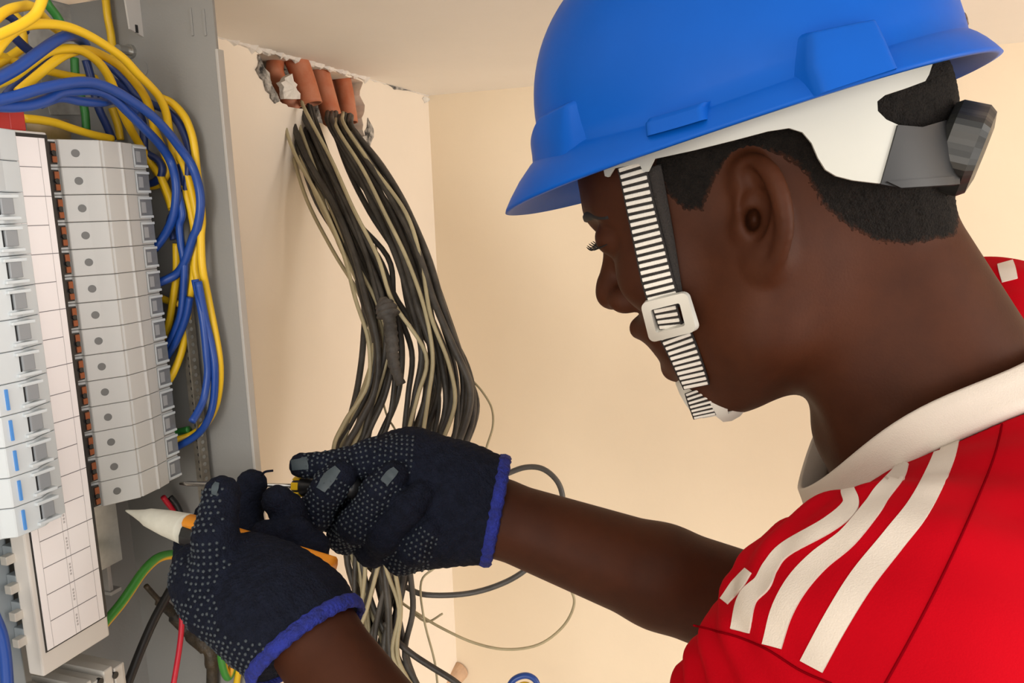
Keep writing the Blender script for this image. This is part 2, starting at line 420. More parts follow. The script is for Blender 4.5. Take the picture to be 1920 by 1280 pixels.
# ------------------------------------------------------------------ the column of breakers
ORD = ['topmost', 'second', 'third', 'fourth', 'fifth', 'sixth', 'seventh', 'eighth', 'ninth', 'tenth', 'eleventh', 'twelfth', 'thirteenth', 'bottom']
PITCH = .01790
prof = [(0, .045), (0, .079), (.0030, .081), (.0072, .0835), (.0074, .086), (.0190, .0925), (.0285, .0985), (.0300, .0975), (.0310, .0985), (.0455, .0975), (.0470, .0985), (.0490, .0975), (.0598, .0955), (.0610, .0930), (.0742, .0925), (.0752, .0905), (.0752, .045)]
def breaker_proto():
    r = empty('circuit_breaker')
    h = PITCH - .00035
    mb = MB().prism([(x, y) for y, x in prof], 0, h, 2); body = mb.build('body', M_white, r, bevel=.0004, seg=1)
    # terminal opening: pale frame with a smoky insert, proud of the sloping end
    fr = MB(); ax = np.array([.0055, -.0125, 0]); ax = np.array([-.0005, .0132, 0]) / np.linalg.norm([.0005, .0132]); nn = np.array([ax[1], -ax[0], 0])
    c = np.array([.0930, .0680, h / 2])
    for s in (-1, 1): fr.obox(c + np.array([0, 0, s * .0066]) + nn * .0005, (ax, [0, 0, 1.], nn), (.0068, .0009, .0010))
    fr.obox(c - ax * .0062 + nn * .0005, (ax, [0, 0, 1.], nn), (.0007, .0066, .0010))
    fr.build('terminal_frame', M_coolw, r, bevel=.0002, seg=1)
    MB().obox(c + ax * .0006 + nn * .0001, (ax, [0, 0, 1.], nn), (.0060, .0056, .0006)).build('terminal_window', M_clear, r)
    MB().obox(c - ax * .002 + nn * .0008, (ax, [0, 0, 1.], nn), (.0022, .0038, .0003)).build('terminal_clip', mat('clip_grey', (.33, .34, .35), .4), r)
    ax2 = np.array([.0065, .0116, 0]); ax2 /= np.linalg.norm(ax2); n2 = np.array([ax2[1], -ax2[0], 0]); cs = np.array([.0905, .0158, h / 2])
    mb = MB(); mb.cyl(cs - n2 * .001, cs + n2 * .0004, .0026, 16); mb.build('test_screw', M_screw, r, smooth=False)
    MB().box((.079, .0008, .0016), (.0843, .0066, h - .0016)).build('terminal_recess', M_black, r)
    MB().box((.082, .0026, .0026), (.0853, .0062, .0068)).box((.082, .0026, .0098), (.0853, .0062, h - .0026)).build('copper_contact', M_copper, r, bevel=.0003, seg=1)
    MB().cyl((.084, .0038, h / 2), (.0856, .0038, h / 2), .0017, 10).build('contact_screw', M_black, r)
    return r
def copy_tree(root, loc):
    c = root.copy(); COL.objects.link(c); c.location = loc
    for ch in root.children:
        k_ = ch.copy(); COL.objects.link(k_); k_.parent = c
    return c
bp_ = breaker_proto(); Y0, Z0 = .3985, 1.3053
for i in range(14):
    z = Z0 + (13 - i) * PITCH
    o = bp_ if i == 0 else copy_tree(bp_, (0, 0, 0))
    o.location = (0, Y0 - (13 - i) * .00005, z)
    tag(o, f'{ORD[i]} breaker from the top in the right-hand column' if 0 < i < 13 else (f'topmost white breaker of the right-hand column, below the wires' if i == 0 else 'lowest white breaker of the right-hand column, touched by the tester tip'),
        'circuit breaker', 'breakers in the right-hand column')
rail2 = tag(MB().box((.030, Y0 + .020, 1.24), (.045, Y0 + .055, 1.575)).box((.006, Y0 + .03, 1.25), (.030, Y0 + .045, 1.265)).box((.006, Y0 + .03, 1.545), (.030, Y0 + .045, 1.56)).build('mounting_rail', M_steel), 'steel mounting rail hidden behind the right-hand breakers', 'rail')

# ------------------------------------------------------------------ nearer column at the left edge
prof2 = [(0, .05), (0, .106), (.018, .112), (.022, .1185), (.040, .1195), (.046, .1165), (.0600, .1125), (.0625, .1085), (.0625, .05)]
def near_proto(lever):
    r = empty('circuit_breaker'); h = PITCH - .0004
    MB().prism([(x, y) for y, x in prof2], 0, h, 2).build('body', M_coolw, r, bevel=.0005, seg=1)
    if lever:
        MB().box((.1165, .0385, .0052), (.1207, .0465, h - .0030)).build('toggle', mat('toggle_grey', (.24, .255, .27), .35), r, bevel=.0006)
        g = MB()
        for z in (.0030, h - .0022): g.box((.112, .0350, z - .0010), (.1213, .0500, z + .0010))
        g.build('toggle_guard', M_coolw, r, bevel=.0006)
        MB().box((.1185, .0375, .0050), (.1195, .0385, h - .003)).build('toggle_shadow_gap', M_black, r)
    return r
qt = PA(8, 238, .118, 0); qb = PA(40, 1008, .118, 0)
NL = 14; Zl1 = qt[2]; Zl0 = qb[2]; pl = PITCH
np_ = near_proto(True); np2 = near_proto(False); c1 = c2 = 0
YL = .2935
i = 0; z = Zl1 - pl
ORDL = ORD[:-1] + ['fourteenth', 'fifteenth', 'sixteenth']
nl = int(round((Zl1 - Zl0) / pl))
for i in range(nl):
    z = Zl1 - (i + 1) * pl
    plain = i < 2
    base = np2 if plain else np_
    if plain: o = base if c1 == 0 else copy_tree(base, (0, 0, 0)); c1 += 1
    else: o = base if c2 == 0 else copy_tree(base, (0, 0, 0)); c2 += 1
    o.location = (0, YL - (.0 if i < nl else 0) , z)
    tag(o, ('plain bluish white module at the top of the left-edge column' if i == 0 else 'plain bluish white module second from top at left edge') if plain else
        (f'{ORDL[i]} bluish white breaker with grey toggle, from top of left-edge column' if i < nl - 1 else 'lowest bluish white breaker with grey toggle at the left edge'), 'circuit breaker', 'breakers at the left edge')
    if i >= 8:
        bo = MB().box((.1185, .0262, .003), (.1200, .0276, PITCH - .003)).build('blue_print', M_bluep)
        bo.parent = o; bo.location = (0, 0, 0)

# ------------------------------------------------------------------ label strip between the columns
lab = empty('label_strip', (.09, .36, 1.2205)); tag(lab, 'long white label strip with printed grid between the breaker columns', 'label strip')
LY0, LY1, LZ0, LZ1 = .3345, .3865, 1.2205, 1.5575
MB().box((.086, LY0, LZ0), (.0985, LY1, LZ1)).box((.045, LY0 + .015, LZ0 + .02), (.086, LY1 - .015, LZ1 - .02)).build('frame', M_frame, lab, bevel=.0012)
MB().box((.0983, LY0 + .0035, LZ0 + .0145), (.0990, LY1 - .0003, LZ1 - .0015)).build('black_border', M_black, lab)
pp = MB().box((.0985, LY0 + .0045, LZ0 + .0155), (.0994, LY1 - .0028, LZ1 - .0038)).build('paper_insert', M_paper, lab)
ym0, ym1 = LY0 + .0045, LY1 - .0028; zm0, zm1 = LZ0 + .0155, LZ1 - .0038
ncell = 18; ch = (zm1 - zm0) / ncell; g = MB(); tx = MB()
yl = [ym0 + .0045, ym0 + .0215, ym0 + .0250, ym1 - .0045]
for i in range(1, ncell): g.box((.0993, yl[0], zm0 + i * ch - .00022), (.09955, yl[3] if i % 2 else ym1, zm0 + i * ch + .00022))
for y in yl: tx.box((.0993, y - .00015, zm0), (.0995, y + .00015, zm1))
for i in range(ncell):
    for k_ in range(4): tx.box((.0993, yl[1] + .0012, zm0 + i * ch + .005 + k_ * .0022), (.0995, yl[2] - .0010, zm0 + i * ch + .0064 + k_ * .0022))
tag(g.build('printed_row_line', M_ink, pp), kind='stuff'); tag(tx.build('printed_text', M_ink2, pp), kind='stuff')

# ------------------------------------------------------------------ things under the columns
gp = empty('busbar_comb', (.05, .30, 1.21)); tag(gp, 'grey plastic busbar comb with metal tabs below the left-edge breakers', 'busbar')
M_gpl = mat('comb_grey', (.24, .27, .29), .5)
MB().box((.045, .24, 1.205), (.078, .338, 1.332)).build('comb_body', M_gpl, gp, bevel=.001)
M_tab = mat('tab_metal', (.62, .58, .52), .35, .5)
for i, (x, y) in enumerate(((26, 1040), (34, 1094), (42, 1144), (48, 1193))):
    q = PA(x, y, .085, 0)
    tb = MB().box((.078, q[1] - .002, q[2] - .0042), (.0865, q[1] + .0105, q[2] + .0062)).build('tab_holder', M_gpl, gp, bevel=.0008)
    MB().box((.083, q[1] - .0078, q[2] - .0035), (.0885, q[1] + .004, q[2] + .0022)).build('metal_tab', M_tab, tb, bevel=.0006)
tb = empty('terminal_block', PA(160, 1262, .10, 0)); tag(tb, 'cream terminal block with two screw holes below the label strip', 'terminal block')
qa = PA(78, 1282, .09, 0); qb = PA(228, 1238, .09, 0)
st = MB()
n = 7
for i in range(n):
    y0_ = qa[1] + (qb[1] - qa[1]) * i / n; y1_ = qa[1] + (qb[1] - qa[1]) * (i + .86) / n
    st.box((.045, y0_, 1.17), (.092, y1_, qb[2] - .0008 + (.003 if i % 2 else 0)))
st.box((.045, qa[1] - .004, 1.165), (.090, qb[1] + .002, qb[2] - .002))
M_cream = mat('terminal_cream', (.60, .575, .53), .5)
st.build('block_body', M_cream, tb, bevel=.0006, seg=1)
for x, y in ((188, 1275), (216, 1263)):
    q = PA(x, y, .0925, 0); MB().cyl((.090, q[1], q[2] - .001), (.0930, q[1], q[2] - .001), .0024, 14).build('screw_hole', M_black, tb)
rc = empty('red_connector', PA(20, 225, .095, 0)); tag(rc, 'pair of red plastic connectors above the left-edge column', 'connector')
M_red = mat('red_plastic', (.42, .022, .018), .4)
for x0_, x1_ in ((-22, 18), (20, 46)):
    a = PA(x0_, 243, .092, 0); b_ = PA(x1_, 206, .092, 0)
    MB().box((.05, a[1], a[2]), (.092, b_[1] - .0004, b_[2])).build('cap', M_red, rc, bevel=.0008)

# ================================================================== WIRES IN THE CABINET
M_yel = mat('yellow_pvc', (.80, .50, .012), .38)
M_blu = mat('blue_pvc', (.009, .055, .28), .36)
M_dbl = mat('dark_blue_pvc', (.010, .028, .13), .4)
M_grn = mat('green_pvc', (.030, .20, .035), .4)
M_blk = mat('black_pvc', (.018, .017, .016), .45)
M_rdw = mat('red_pvc', (.62, .012, .035), .4)
def gy_mat():
    m = bpy.data.materials.new('green_yellow_pvc'); m.use_nodes = True; nt = m.node_tree; b = nt.nodes['Principled BSDF']
    at = nt.nodes.new('ShaderNodeAttribute'); at.attribute_name = 'stripe'
    mx = nt.nodes.new('ShaderNodeMix'); mx.data_type = 'RGBA'
    mx.inputs[6].default_value = (.045, .24, .03, 1); mx.inputs[7].default_value = (.80, .42, .01, 1)
    nt.links.new(at.outputs['Fac'], mx.inputs[0]); nt.links.new(mx.outputs[2], b.inputs['Base Color']); b.inputs['Roughness'].default_value = .4
    return m
M_gy = gy_mat()
def PW(x, y, X, gap=.0075):
    p = PA(x, y, X, 0)
    if p[1] > YC - gap: p = PA(x, y, YC - gap, 1)
    return p
NW = [0]
def c1(L): return [(x / 2.6667, y / 2.6667) for x, y in L]
def c2(L): return [(x / 2.6667, 400 + y / 2.6667) for x, y in L]
def c3(L): return [(x / 2.6667, 800 + y / 2.6667) for x, y in L]
def wire(name, px, X, m, label, r=.0029, group='wires inside the cabinet', cat='wire', seg=8):
    if np.isscalar(X): X = [X, X]
    ends_left = px[0][0] < 0 and 60 < px[0][1] < 260
    xs = np.interp(np.linspace(0, 1, len(px)), np.linspace(0, 1, len(X)), X)
    NW[0] += 1; gap = (.0165 + .0035 * (NW[0] % 2)) if m is M_blu else .0060 + .0050 * (NW[0] % 2)
    pts = [PW(x, y, a, gap) for (x, y), a in zip(px, xs)]
    if ends_left:                                   # beyond the left edge the wire turns back into the cabinet
        e_ = pts[0] + (pts[0] - pts[1]) / np.linalg.norm(pts[0] - pts[1]) * .035
        pts = [e_ + np.array([-.060, -.030, -.045 + .004 * (NW[0] % 5)]), e_ + np.array([-.018, -.020, -.010]), e_] + pts
    o = tube(name, pts, r, m, seg=seg)
    return tag(o, label, cat, group)
Yw = 'yellow_wire'; Bw = 'blue_wire'
wire(Yw, c1([(-40, 285), (10, 215), (60, 165), (130, 128), (230, 120), (340, 135), (440, 175), (540, 235), (620, 295), (690, 370), (750, 430), (800, 490), (832, 570), (852, 680), (880, 800), (920, 930), (955, 1060), (972, 1150)]) + c2([(972, 200), (965, 330), (943, 440), (932, 560), (912, 680), (870, 790), (835, 850)]), [.118, .118, .112, .10, .09, .088], M_yel, 'longest yellow wire arching from the top left down past the breakers')
wire(Yw, c1([(-40, 190), (60, 145), (130, 108), (185, 60), (225, -40)]), .125, M_yel, 'yellow wire curving up out of the top left corner')
wire(Yw, c1([(-40, 110), (30, 55), (110, 32), (160, 32), (205, 75), (255, 125), (315, 170)]), [.115, .10, .07], M_yel, 'short yellow wire looping at the top left corner')
wire(Yw, c1([(525, -40), (538, 80), (553, 160), (562, 230), (580, 300)]), .05, M_yel, 'yellow wire dropping straight beside the hanging bracket')
wire(Yw, c1([(-40, 430), (60, 385), (150, 320), (230, 265), (310, 245), (400, 250), (480, 300), (530, 360), (565, 430), (600, 530), (640, 620), (690, 710), (750, 810), (800, 880), (848, 990), (858, 1040)]), [.112, .108, .095, .075, .07], M_yel, 'yellow wire diving behind the blue pair toward the top breakers')
wire(Yw, c1([(90, 460), (190, 375), (270, 310), (340, 268), (430, 248), (520, 280), (610, 340), (690, 430), (733, 500), (758, 570), (772, 640), (805, 720), (832, 800), (838, 850), (820, 895), (785, 925), (735, 932)]), [.095, .10, .095, .08, .07], M_yel, 'yellow wire ending in a hook beside the second breaker')
wire(Yw, c1([(800, 487), (860, 515), (920, 580), (955, 660), (972, 740), (985, 860), (1000, 980), (1010, 1100)]) + c2([(1005, 120), (1012, 270), (1040, 420), (1068, 560), (1090, 680), (1100, 780), (1095, 880), (1075, 970), (1030, 1050), (960, 1105), (860, 1140)]), [.10, .12, .122, .12, .118, .08], M_yel, 'outermost yellow wire hugging the cabinet side')
wire(Yw, c1([(115, 592), (200, 600), (280, 615), (370, 645), (460, 672), (560, 694)]), .065, M_yel, 'yellow wire lying just above the topmost breaker')
wire(Yw, c1([(230, 352), (320, 374), (400, 388), (480, 392)]), .045, M_yel, 'short yellow wire stretched behind the blue pair')
wire(Yw, c1([(715, 770), (780, 855), (830, 960), (862, 1050)]), .06, M_yel, 'short yellow wire behind the third breaker terminal')
wire(Yw, c2([(882, 150), (882, 300), (862, 450), (842, 560), (815, 625)]), .065, M_yel, 'short yellow wire dropping beside the fifth breaker')
wire(Yw, c1([(560, 540), (590, 630), (602, 700)]), .045, M_yel, 'stub of yellow wire behind the topmost breaker')
wire(Yw, c1([(860, 720), (928, 850), (962, 970), (985, 1090), (1000, 1180)]) + c2([(985, 140), (975, 260), (990, 340)]), [.10, .11, .112], M_yel, 'yellow wire crossing under the large blue loop')
wire(Yw, c2([(795, 418), (850, 440), (900, 452)]), .06, M_yel, 'tiny yellow wire end beside the seventh breaker')
wire(Bw, c1([(-40, 412), (80, 345), (170, 280), (260, 215), (330, 180), (380, 185), (425, 222)]), [.122, .12, .11, .09], M_blu, 'blue wire running up from the left edge over yellow wires', .0034)
wire(Bw, c1([(-40, 508), (80, 480), (180, 450), (290, 425), (400, 410), (480, 418), (570, 452), (660, 505), (750, 570), (830, 650), (900, 740), (960, 830), (995, 940), (1002, 1040), (985, 1140)]) + c2([(962, 130), (925, 240), (880, 305), (785, 352)]), [.125, .125, .122, .12, .118, .10, .085], M_blu, 'large outer blue wire looping round to the sixth breaker', .0033)
wire(Bw, c1([(-40, 530), (60, 534), (150, 526), (235, 498), (300, 462), (390, 452), (480, 452), (560, 485), (640, 560), (720, 640), (790, 712), (850, 800), (878, 900), (880, 1000), (862, 1095), (820, 1180), (770, 1245)]), [.122, .12, .118, .11, .09, .085], M_blu, 'inner blue wire looping round to the fourth breaker', .0033)
wire(Bw, c1([(200, 520), (300, 488), (400, 505), (500, 512), (600, 500), (680, 560)]), [.11, .11, .10], M_blu, 'blue wire tucked below the blue pair above the breakers', .0030)
wire('dark_blue_wire', c1([(30, 480), (120, 382), (200, 312), (270, 282)]), .085, M_dbl, 'dark blue wire slanting behind the yellow wires')
wire('dark_blue_wire', c1([(430, 300), (455, 390), (490, 530), (530, 620), (565, 700)]), .05, M_dbl, 'dark blue wire dropping to the topmost breaker')
wire('dark_blue_wire', c1([(470, 285), (560, 340), (620, 400), (680, 470), (760, 520), (840, 560), (900, 625), (938, 720), (945, 800), (935, 900), (915, 1000), (890, 1080), (850, 1130)]), [.06, .08, .09, .075], M_dbl, 'dark blue wire arching behind the yellow bunch')
wire('dark_blue_wire', c1([(65, 180), (120, 232), (175, 275)]), .08, M_dbl, 'short dark blue wire in the top left tangle')
wire('dark_blue_wire', c1([(540, 385), (600, 432), (660, 500), (710, 600), (720, 700), (728, 760), (790, 800), (812, 850), (780, 905), (700, 930)]), [.07, .07, .06], M_dbl, 'dark blue wire passing behind the top breaker terminal')
wire(Bw, c1([(890, 960), (912, 1070)]) + c2([(898, 60), (905, 150), (922, 260), (915, 420), (900, 520), (860, 620), (825, 690)]), [.10, .095, .07], M_blu, 'blue wire bending back to the eighth breaker')
wire('dark_blue_wire', c1([(905, 820), (920, 940), (900, 1040), (860, 1080)]) + c2([(850, 60), (870, 130)]), .085, M_dbl, 'dark blue wire hidden inside the blue loop')
wire(Bw, c2([(950, 420), (930, 520), (880, 640), (825, 730)]), [.09, .07], M_blu, 'short blue wire entering beside the ninth breaker')
wire(Bw, c2([(975, 330), (1000, 450), (1018, 560), (1032, 700), (1038, 800), (1020, 920), (990, 990), (960, 1040)]), .118, M_blu, 'straight blue wire running down in front of the perforated rail')
wire(Bw, c2([(990, 340), (1025, 520), (1058, 660), (1074, 780), (1068, 930), (1038, 1035), (980, 1110), (865, 1178)]), [.122, .122, .12, .08], M_blu, 'blue wire curling in to the lower breakers')
wire('green_wire', c1([(215, -20), (245, 30), (280, 75), (310, 125)]), .06, M_grn, 'green wire at the top of the cabinet')
wire('green_wire', c1([(372, 290), (380, 400), (405, 480), (425, 560), (432, 650)]), .04, M_grn, 'green wire hanging behind the blue pair')
wire('green_wire', c2([(865, 1097), (900, 1090), (945, 1080)]), .075, M_grn, 'green wire end beside the tenth breaker')
rr = random.Random(5)
for i, (a, b_, cc, m, lb) in enumerate((((-30, 270), (60, 300), (130, 330), M_yel, 'yellow wire deep in the left tangle'), ((-30, 330), (40, 290), (120, 235), M_yel, 'lower yellow wire of the dark left tangle'),
                                   ((60, 60), (110, 130), (115, 240), M_yel, 'yellow wire hanging in the top left tangle'), ((-20, 60), (60, 90), (130, 170), M_dbl, 'dark blue wire in the top left tangle above the rest'))):
    wire(Yw if m is M_yel else 'dark_blue_wire', c1([a, b_, cc]), .05, m, lb)
def gy_wire(px, X, r, label, rot=0):
    pts = spline([PW(x, y, X) for x, y in px], 8); sg = 12
    v, f = tube_geo(pts, r, sg, u0=CU); o = mesh_obj('earth_wire', v, f, M_gy)
    at = o.data.attributes.new('stripe', 'FLOAT', 'POINT')
    at.data.foreach_set('value', [1. if ((j + rot) % sg) in (0, 1, 2) else 0. for i in range(len(pts)) for j in range(sg)])
    return tag(o, label, 'wire', 'wires inside the cabinet')
gy_wire(c3([(905, 640), (840, 640), (780, 662), (715, 725), (655, 812), (600, 890), (520, 985)]), .085, .0036, 'thick green and yellow earth wire bending into the left glove', 6)
gy_wire(c3([(1120, 960), (1108, 1080), (1112, 1180), (1140, 1250), (1165, 1180), (1150, 1080), (1130, 990)]), .105, .0034, 'green and yellow earth wire loop hanging under the left glove', 6)
wire('yellow_wire', c3([(1180, 1000), (1195, 1110), (1192, 1220), (1175, 1330)]), .10, M_yel, 'orange yellow wire hanging below the left glove', .0028)
wire('black_wire', c3([(900, 720), (840, 835), (770, 965), (700, 1125), (625, 1320)]), .075, M_blk, 'straight black wire slanting down beside the red wire', .0034)
wire('taped_cable', c3([(730, 795), (800, 872), (880, 945), (965, 1030), (1050, 1110), (1062, 1200), (1060, 1320)]), .055, mat('black_tape', (.016, .014, .011), .5, col2=(.06, .04, .02), vscale=60, bump=.8, bscale=150), 'black taped cable lying below the left glove', [.0022] * 8 + [.0046] * 8 + [.007] * 8 + [.0085] * 8 + [.0065] * 8 + [.005] * 9)
wire('red_wire', c3([(900, 800), (908, 900), (908, 1000), (895, 1120), (862, 1320)]), .08, M_rdw, 'pinkish red wire hanging from the left glove', .0022)
wire('red_wire', c3([(815, 350), (845, 390), (875, 425), (905, 470)]), .065, M_rdw, 'red wire poking out under the lowest breaker', .0022)
wire('black_wire', c3([(850, 350), (880, 385), (905, 440), (915, 500)]), .065, M_blk, 'black wire poking out under the lowest breaker', .0024)
wire(Bw, [(-14, 1150), (2, 1190), (10, 1240), (14, 1300)], .105, M_blu, 'blue wire at the bottom left corner', .0036)

# ================================================================== CONDUITS AND CABLE BUNDLE
M_pipe = mat('orange_conduit', (.42, .105, .035), .6, col2=(.50, .20, .11), vscale=28, bump=.3, bscale=80)
def conduit(px, X, r, label):
    pts = [PA(x, y, a, 0) for (x, y), a in zip(px, X)]
    P = spline(pts, 8); v, f = tube_geo(P, r, 18, caps=False); n = len(P)
    v2, f2 = tube_geo(P, r * .82, 18, caps=False); k = len(v)
    fs = list(f) + [tuple(i + k for i in q[::-1]) for q in f2] + [((n - 1) * 18 + j, (n - 1) * 18 + (j + 1) % 18, k + (n - 1) * 18 + (j + 1) % 18, k + (n - 1) * 18 + j) for j in range(18)]
    o = mesh_obj('conduit', np.vstack([v, v2]).tolist(), fs, M_pipe); return tag(o, label, 'pipe', 'orange conduits in the wall hole')
conduit([(520, 104), (516, 135), (536, 178), (552, 205)], [-.026, -.022, -.016, -.012], .0098, 'leftmost orange conduit, partly plastered over')
conduit([(548, 96), (566, 140), (583, 196)], [-.010, -.002, .006], .0135, 'widest orange conduit, second from the left')
conduit([(592, 112), (607, 165), (626, 234)], [-.020, -.012, -.004], .0125, 'orange conduit in the middle of the hole')
conduit([(622, 130), (632, 170), (645, 212)], [-.034, -.03, -.027], .0115, 'orange conduit set back behind its neighbours')
conduit([(640, 135), (648, 175), (656, 230)], [-.018, -.013, -.008], .0105, 'rightmost orange conduit in the hole')
chip('plaster_lump', [(520, 155), (540, 140), (552, 165), (556, 185), (528, 186)], 13, M_plaster, wl, .006)
M_cb = mat('black_cable', (.030, .026, .022), .5, col2=(.075, .068, .058), vscale=35, bump=.4, bscale=120)
M_cc = mat('cream_cable', (.50, .43, .26), .5, vary=.25, vscale=30)
M_cg = mat('grey_cable', (.10, .095, .088), .45, vary=.4, vscale=40)
M_cd = mat('dusty_cable', (.085, .076, .064), .6, col2=(.035, .031, .027), vscale=45, bump=.4, bscale=120)
rb = random.Random(21)
def dep(y):            # distance from camera along the bundle
    return float(np.interp(y, [150, 240, 400, 600, 800, 1000, 1300], [.945, .925, .86, .815, .80, .80, .80]))
ncab = [0]
PLACES = ['left', 'right']
def cable(px, m, r, label, dd=0., group='cables hanging from the conduits', pull=False):
    pts = [PD(x, y, dep(y) + dd) for x, y in px]
    if pull: pts = [PD(px[0][0] - 3, px[0][1] - 24, dep(px[0][1]) + .035)] + pts
    nm = {'black_cable': 'black_cable', 'dusty_cable': 'black_cable', 'cream_cable': 'cream_cable', 'grey_cable': 'grey_cable'}[m.name]
    return tag(tube(nm, pts, r, m, seg=7, n=6), label, 'cable', group)
def jit(L, a): return [(x + rb.uniform(-a, a), y + rb.uniform(-a, a)) for x, y in L]
A0 = [(520, 200), (548, 285), (585, 375), (630, 470), (672, 560), (690, 640), (676, 720), (648, 790), (626, 850)]
A1 = [(582, 205), (622, 300), (665, 395), (705, 480), (735, 565), (752, 650), (742, 740), (715, 810), (690, 870)]
B0 = [(618, 240), (655, 320), (700, 400), (740, 480), (768, 570), (790, 660), (785, 740), (770, 810), (760, 870)]
B1 = [(664, 240), (720, 310), (770, 400), (805, 500), (840, 600), (880, 690), (888, 760), (868, 830), (845, 880)]
T0 = [(630, 960), (660, 1040), (690, 1120), (720, 1200), (750, 1300)]
def lerpP(P, Q, t): return [(a[0] + (b[0] - a[0]) * t, a[1] + (b[1] - a[1]) * t) for a, b in zip(P, Q)]
ORDC = ['first', 'second', 'third', 'fourth', 'fifth', 'sixth', 'seventh', 'eighth', 'ninth', 'tenth', 'eleventh', 'twelfth', 'thirteenth', 'fourteenth', 'fifteenth', 'sixteenth', 'seventeenth', 'eighteenth', 'nineteenth', 'twentieth', 'twenty-first', 'twenty-second', 'twenty-third', 'twenty-fourth', 'twenty-fifth', 'twenty-sixth', 'twenty-seventh', 'twenty-eighth', 'twenty-ninth', 'thirtieth']
cnum = {'black': 0, 'cream': 0}
for g_, (P, Q, cnt) in enumerate(((A0, A1, 20), (B0, B1, 16))):
    for i in range(cnt):
        t = (i + .5) / cnt; up = lerpP(P, Q, t)
        if g_ == 0 and i in (12, 15, 17): up = up[:3] + lerpP(P, Q, 1.05 + .1 * rb.random())[3:5] + lerpP(B0, B1, rb.uniform(-.2, .3))[5:]
        s1 = rb.uniform(-13, 13); s2 = rb.uniform(-10, 10)
        up = [(x + s1 * math.sin(k_ * .8) + s2 * math.sin(k_ * 1.7 + i) + rb.uniform(-3, 3), y) for k_, (x, y) in enumerate(up)]
        up[0] = (lerpP(P, Q, t)[0][0] + rb.uniform(-3, 3), up[0][1] + rb.uniform(-6, 6))
        xb = 655 + 22 * g_ + 92 * rb.random(); xm = 650 + 60 * g_ + 70 * rb.random()
        path = up + [(.5 * (up[-1][0] + xm), 945), (xm, 1040), (.45 * xm + .55 * xb + rb.uniform(-12, 12), 1140), (xb + rb.uniform(-14, 14), 1230), (xb + 22 + rb.uniform(-12, 22), 1330), (xb + 20 + rb.uniform(-20, 30), 1600), (xb + 40 + rb.uniform(-30, 40), 2100)]
        cream = (i in (0, 1, 3, 6, 9, 15)) if g_ == 0 else (i in (4, 10))
        kc_ = 'cream' if cream else 'black'
        cable(path, M_cc if cream else rb.choice((M_cb, M_cb, M_cd)), (.0021 if cream else rb.choice((.0026, .0030, .0034))), f'{kc_} cable, {ORDC[cnum[kc_]]} {kc_} one from the left where the bundle leaves the conduits', rb.uniform(-.022, .022) + (-.012 if cream else 0), f'{kc_} cables of the hanging bundle', True)
        cnum[kc_] += 1
cable([(664, 245), (738, 345), (798, 470), (832, 580), (868, 680), (886, 738), (884, 790), (862, 850), (850, 890)], M_cb, .0036, 'outermost black cable bulging farthest right of the bundle', -.02)
cable([(655, 250), (715, 340), (775, 450), (812, 560), (850, 650), (880, 720), (878, 775), (856, 840), (846, 890)], M_cb, .0036, 'thick black cable just inside the outermost one', -.03)
# knotted sleeve on the bundle
def knot():
    v, f = tube_geo(spline([PD(x, y, dep(y) - .035) for x, y in ((716, 560), (728, 590), (734, 630), (738, 680), (752, 720))], 10), np.interp(np.linspace(0, 1, 41), [0, .12, .25, .3, .6, 1], [.004, .010, .011, .0062, .0065, .0045]) * (1 + .12 * np.sin(np.arange(41) * 2.1)), 12)
    o = mesh_obj('tape_sleeve', v, f, mat('dark_tape', (.03, .026, .022), .7, col2=(.09, .08, .07), vscale=50, bump=1., bscale=120)); tag(o, 'lumpy dark tape sleeve knotted round the middle of the bundle', 'tape')
knot()
cable([(945, 890), (985, 876), (1020, 880), (1048, 908), (1055, 950), (1040, 1000), (1000, 1055), (950, 1090), (880, 1112), (800, 1115), (760, 1100), (700, 1070), (650, 1010)], M_cg, .0030, 'grey cable looping out behind the far forearm', .03)
cable([(885, 712), (905, 735), (922, 765), (924, 800), (912, 840), (905, 880), (880, 960), (850, 1020), (820, 1060), (790, 1090), (795, 1160), (815, 1240), (822, 1300)], M_cc, .0012, 'thin cream wire hanging free right of the bundle', .02)
cable([(740, 1120), (780, 1148), (830, 1178), (890, 1205), (950, 1217), (1010, 1208), (1055, 1175), (1076, 1135), (1070, 1105), (1040, 1060), (1000, 1000)], M_cc, .0015, 'thin cream wire sagging in a wide loop below the forearm', .05)
cable([(770, 1145), (800, 1165), (830, 1150)], M_cc, .0012, 'short cream wire twist at the wide loop', .05)
cable([(704, 450), (708, 500), (705, 550), (690, 600), (720, 760), (738, 800), (756, 830)], M_cc, .0011, 'very thin cream wire between the two strand groups', .02)
cable([(722, 1165), (742, 1198), (772, 1225), (810, 1250), (850, 1275), (880, 1300)], M_cb, .0032, 'black cable slanting off at the bottom of the bundle', -.02)
wb = [PD(x, y, .93) for x, y in ((948, 1300), (962, 1275), (985, 1266), (1004, 1275), (1012, 1300))]
tag(tube('blue_wire', wb, .0036, M_blu), 'blue wire loop at the bottom edge below the forearm', 'wire')
wb = [PD(x, y, .935) for x, y in ((960, 1304), (975, 1284), (992, 1284), (1003, 1304))]
tag(tube('yellow_wire', wb, .0026, M_yel), 'yellow wire inside the blue loop at the bottom edge', 'wire')
q = PA(862, 1256, YB, 1)
st = tag(MB().cyl((q[0], YB + .002, q[2]), (q[0] - .012, YB - .05, q[2] - .012), .017, 20, .014).build('plaster_stub', mat('stub_plaster', (.62, .40, .25), .8, vary=.2, vscale=40), smooth=False, bevel=.003), 'small tan plaster stub low on the back wall', 'pipe stub')

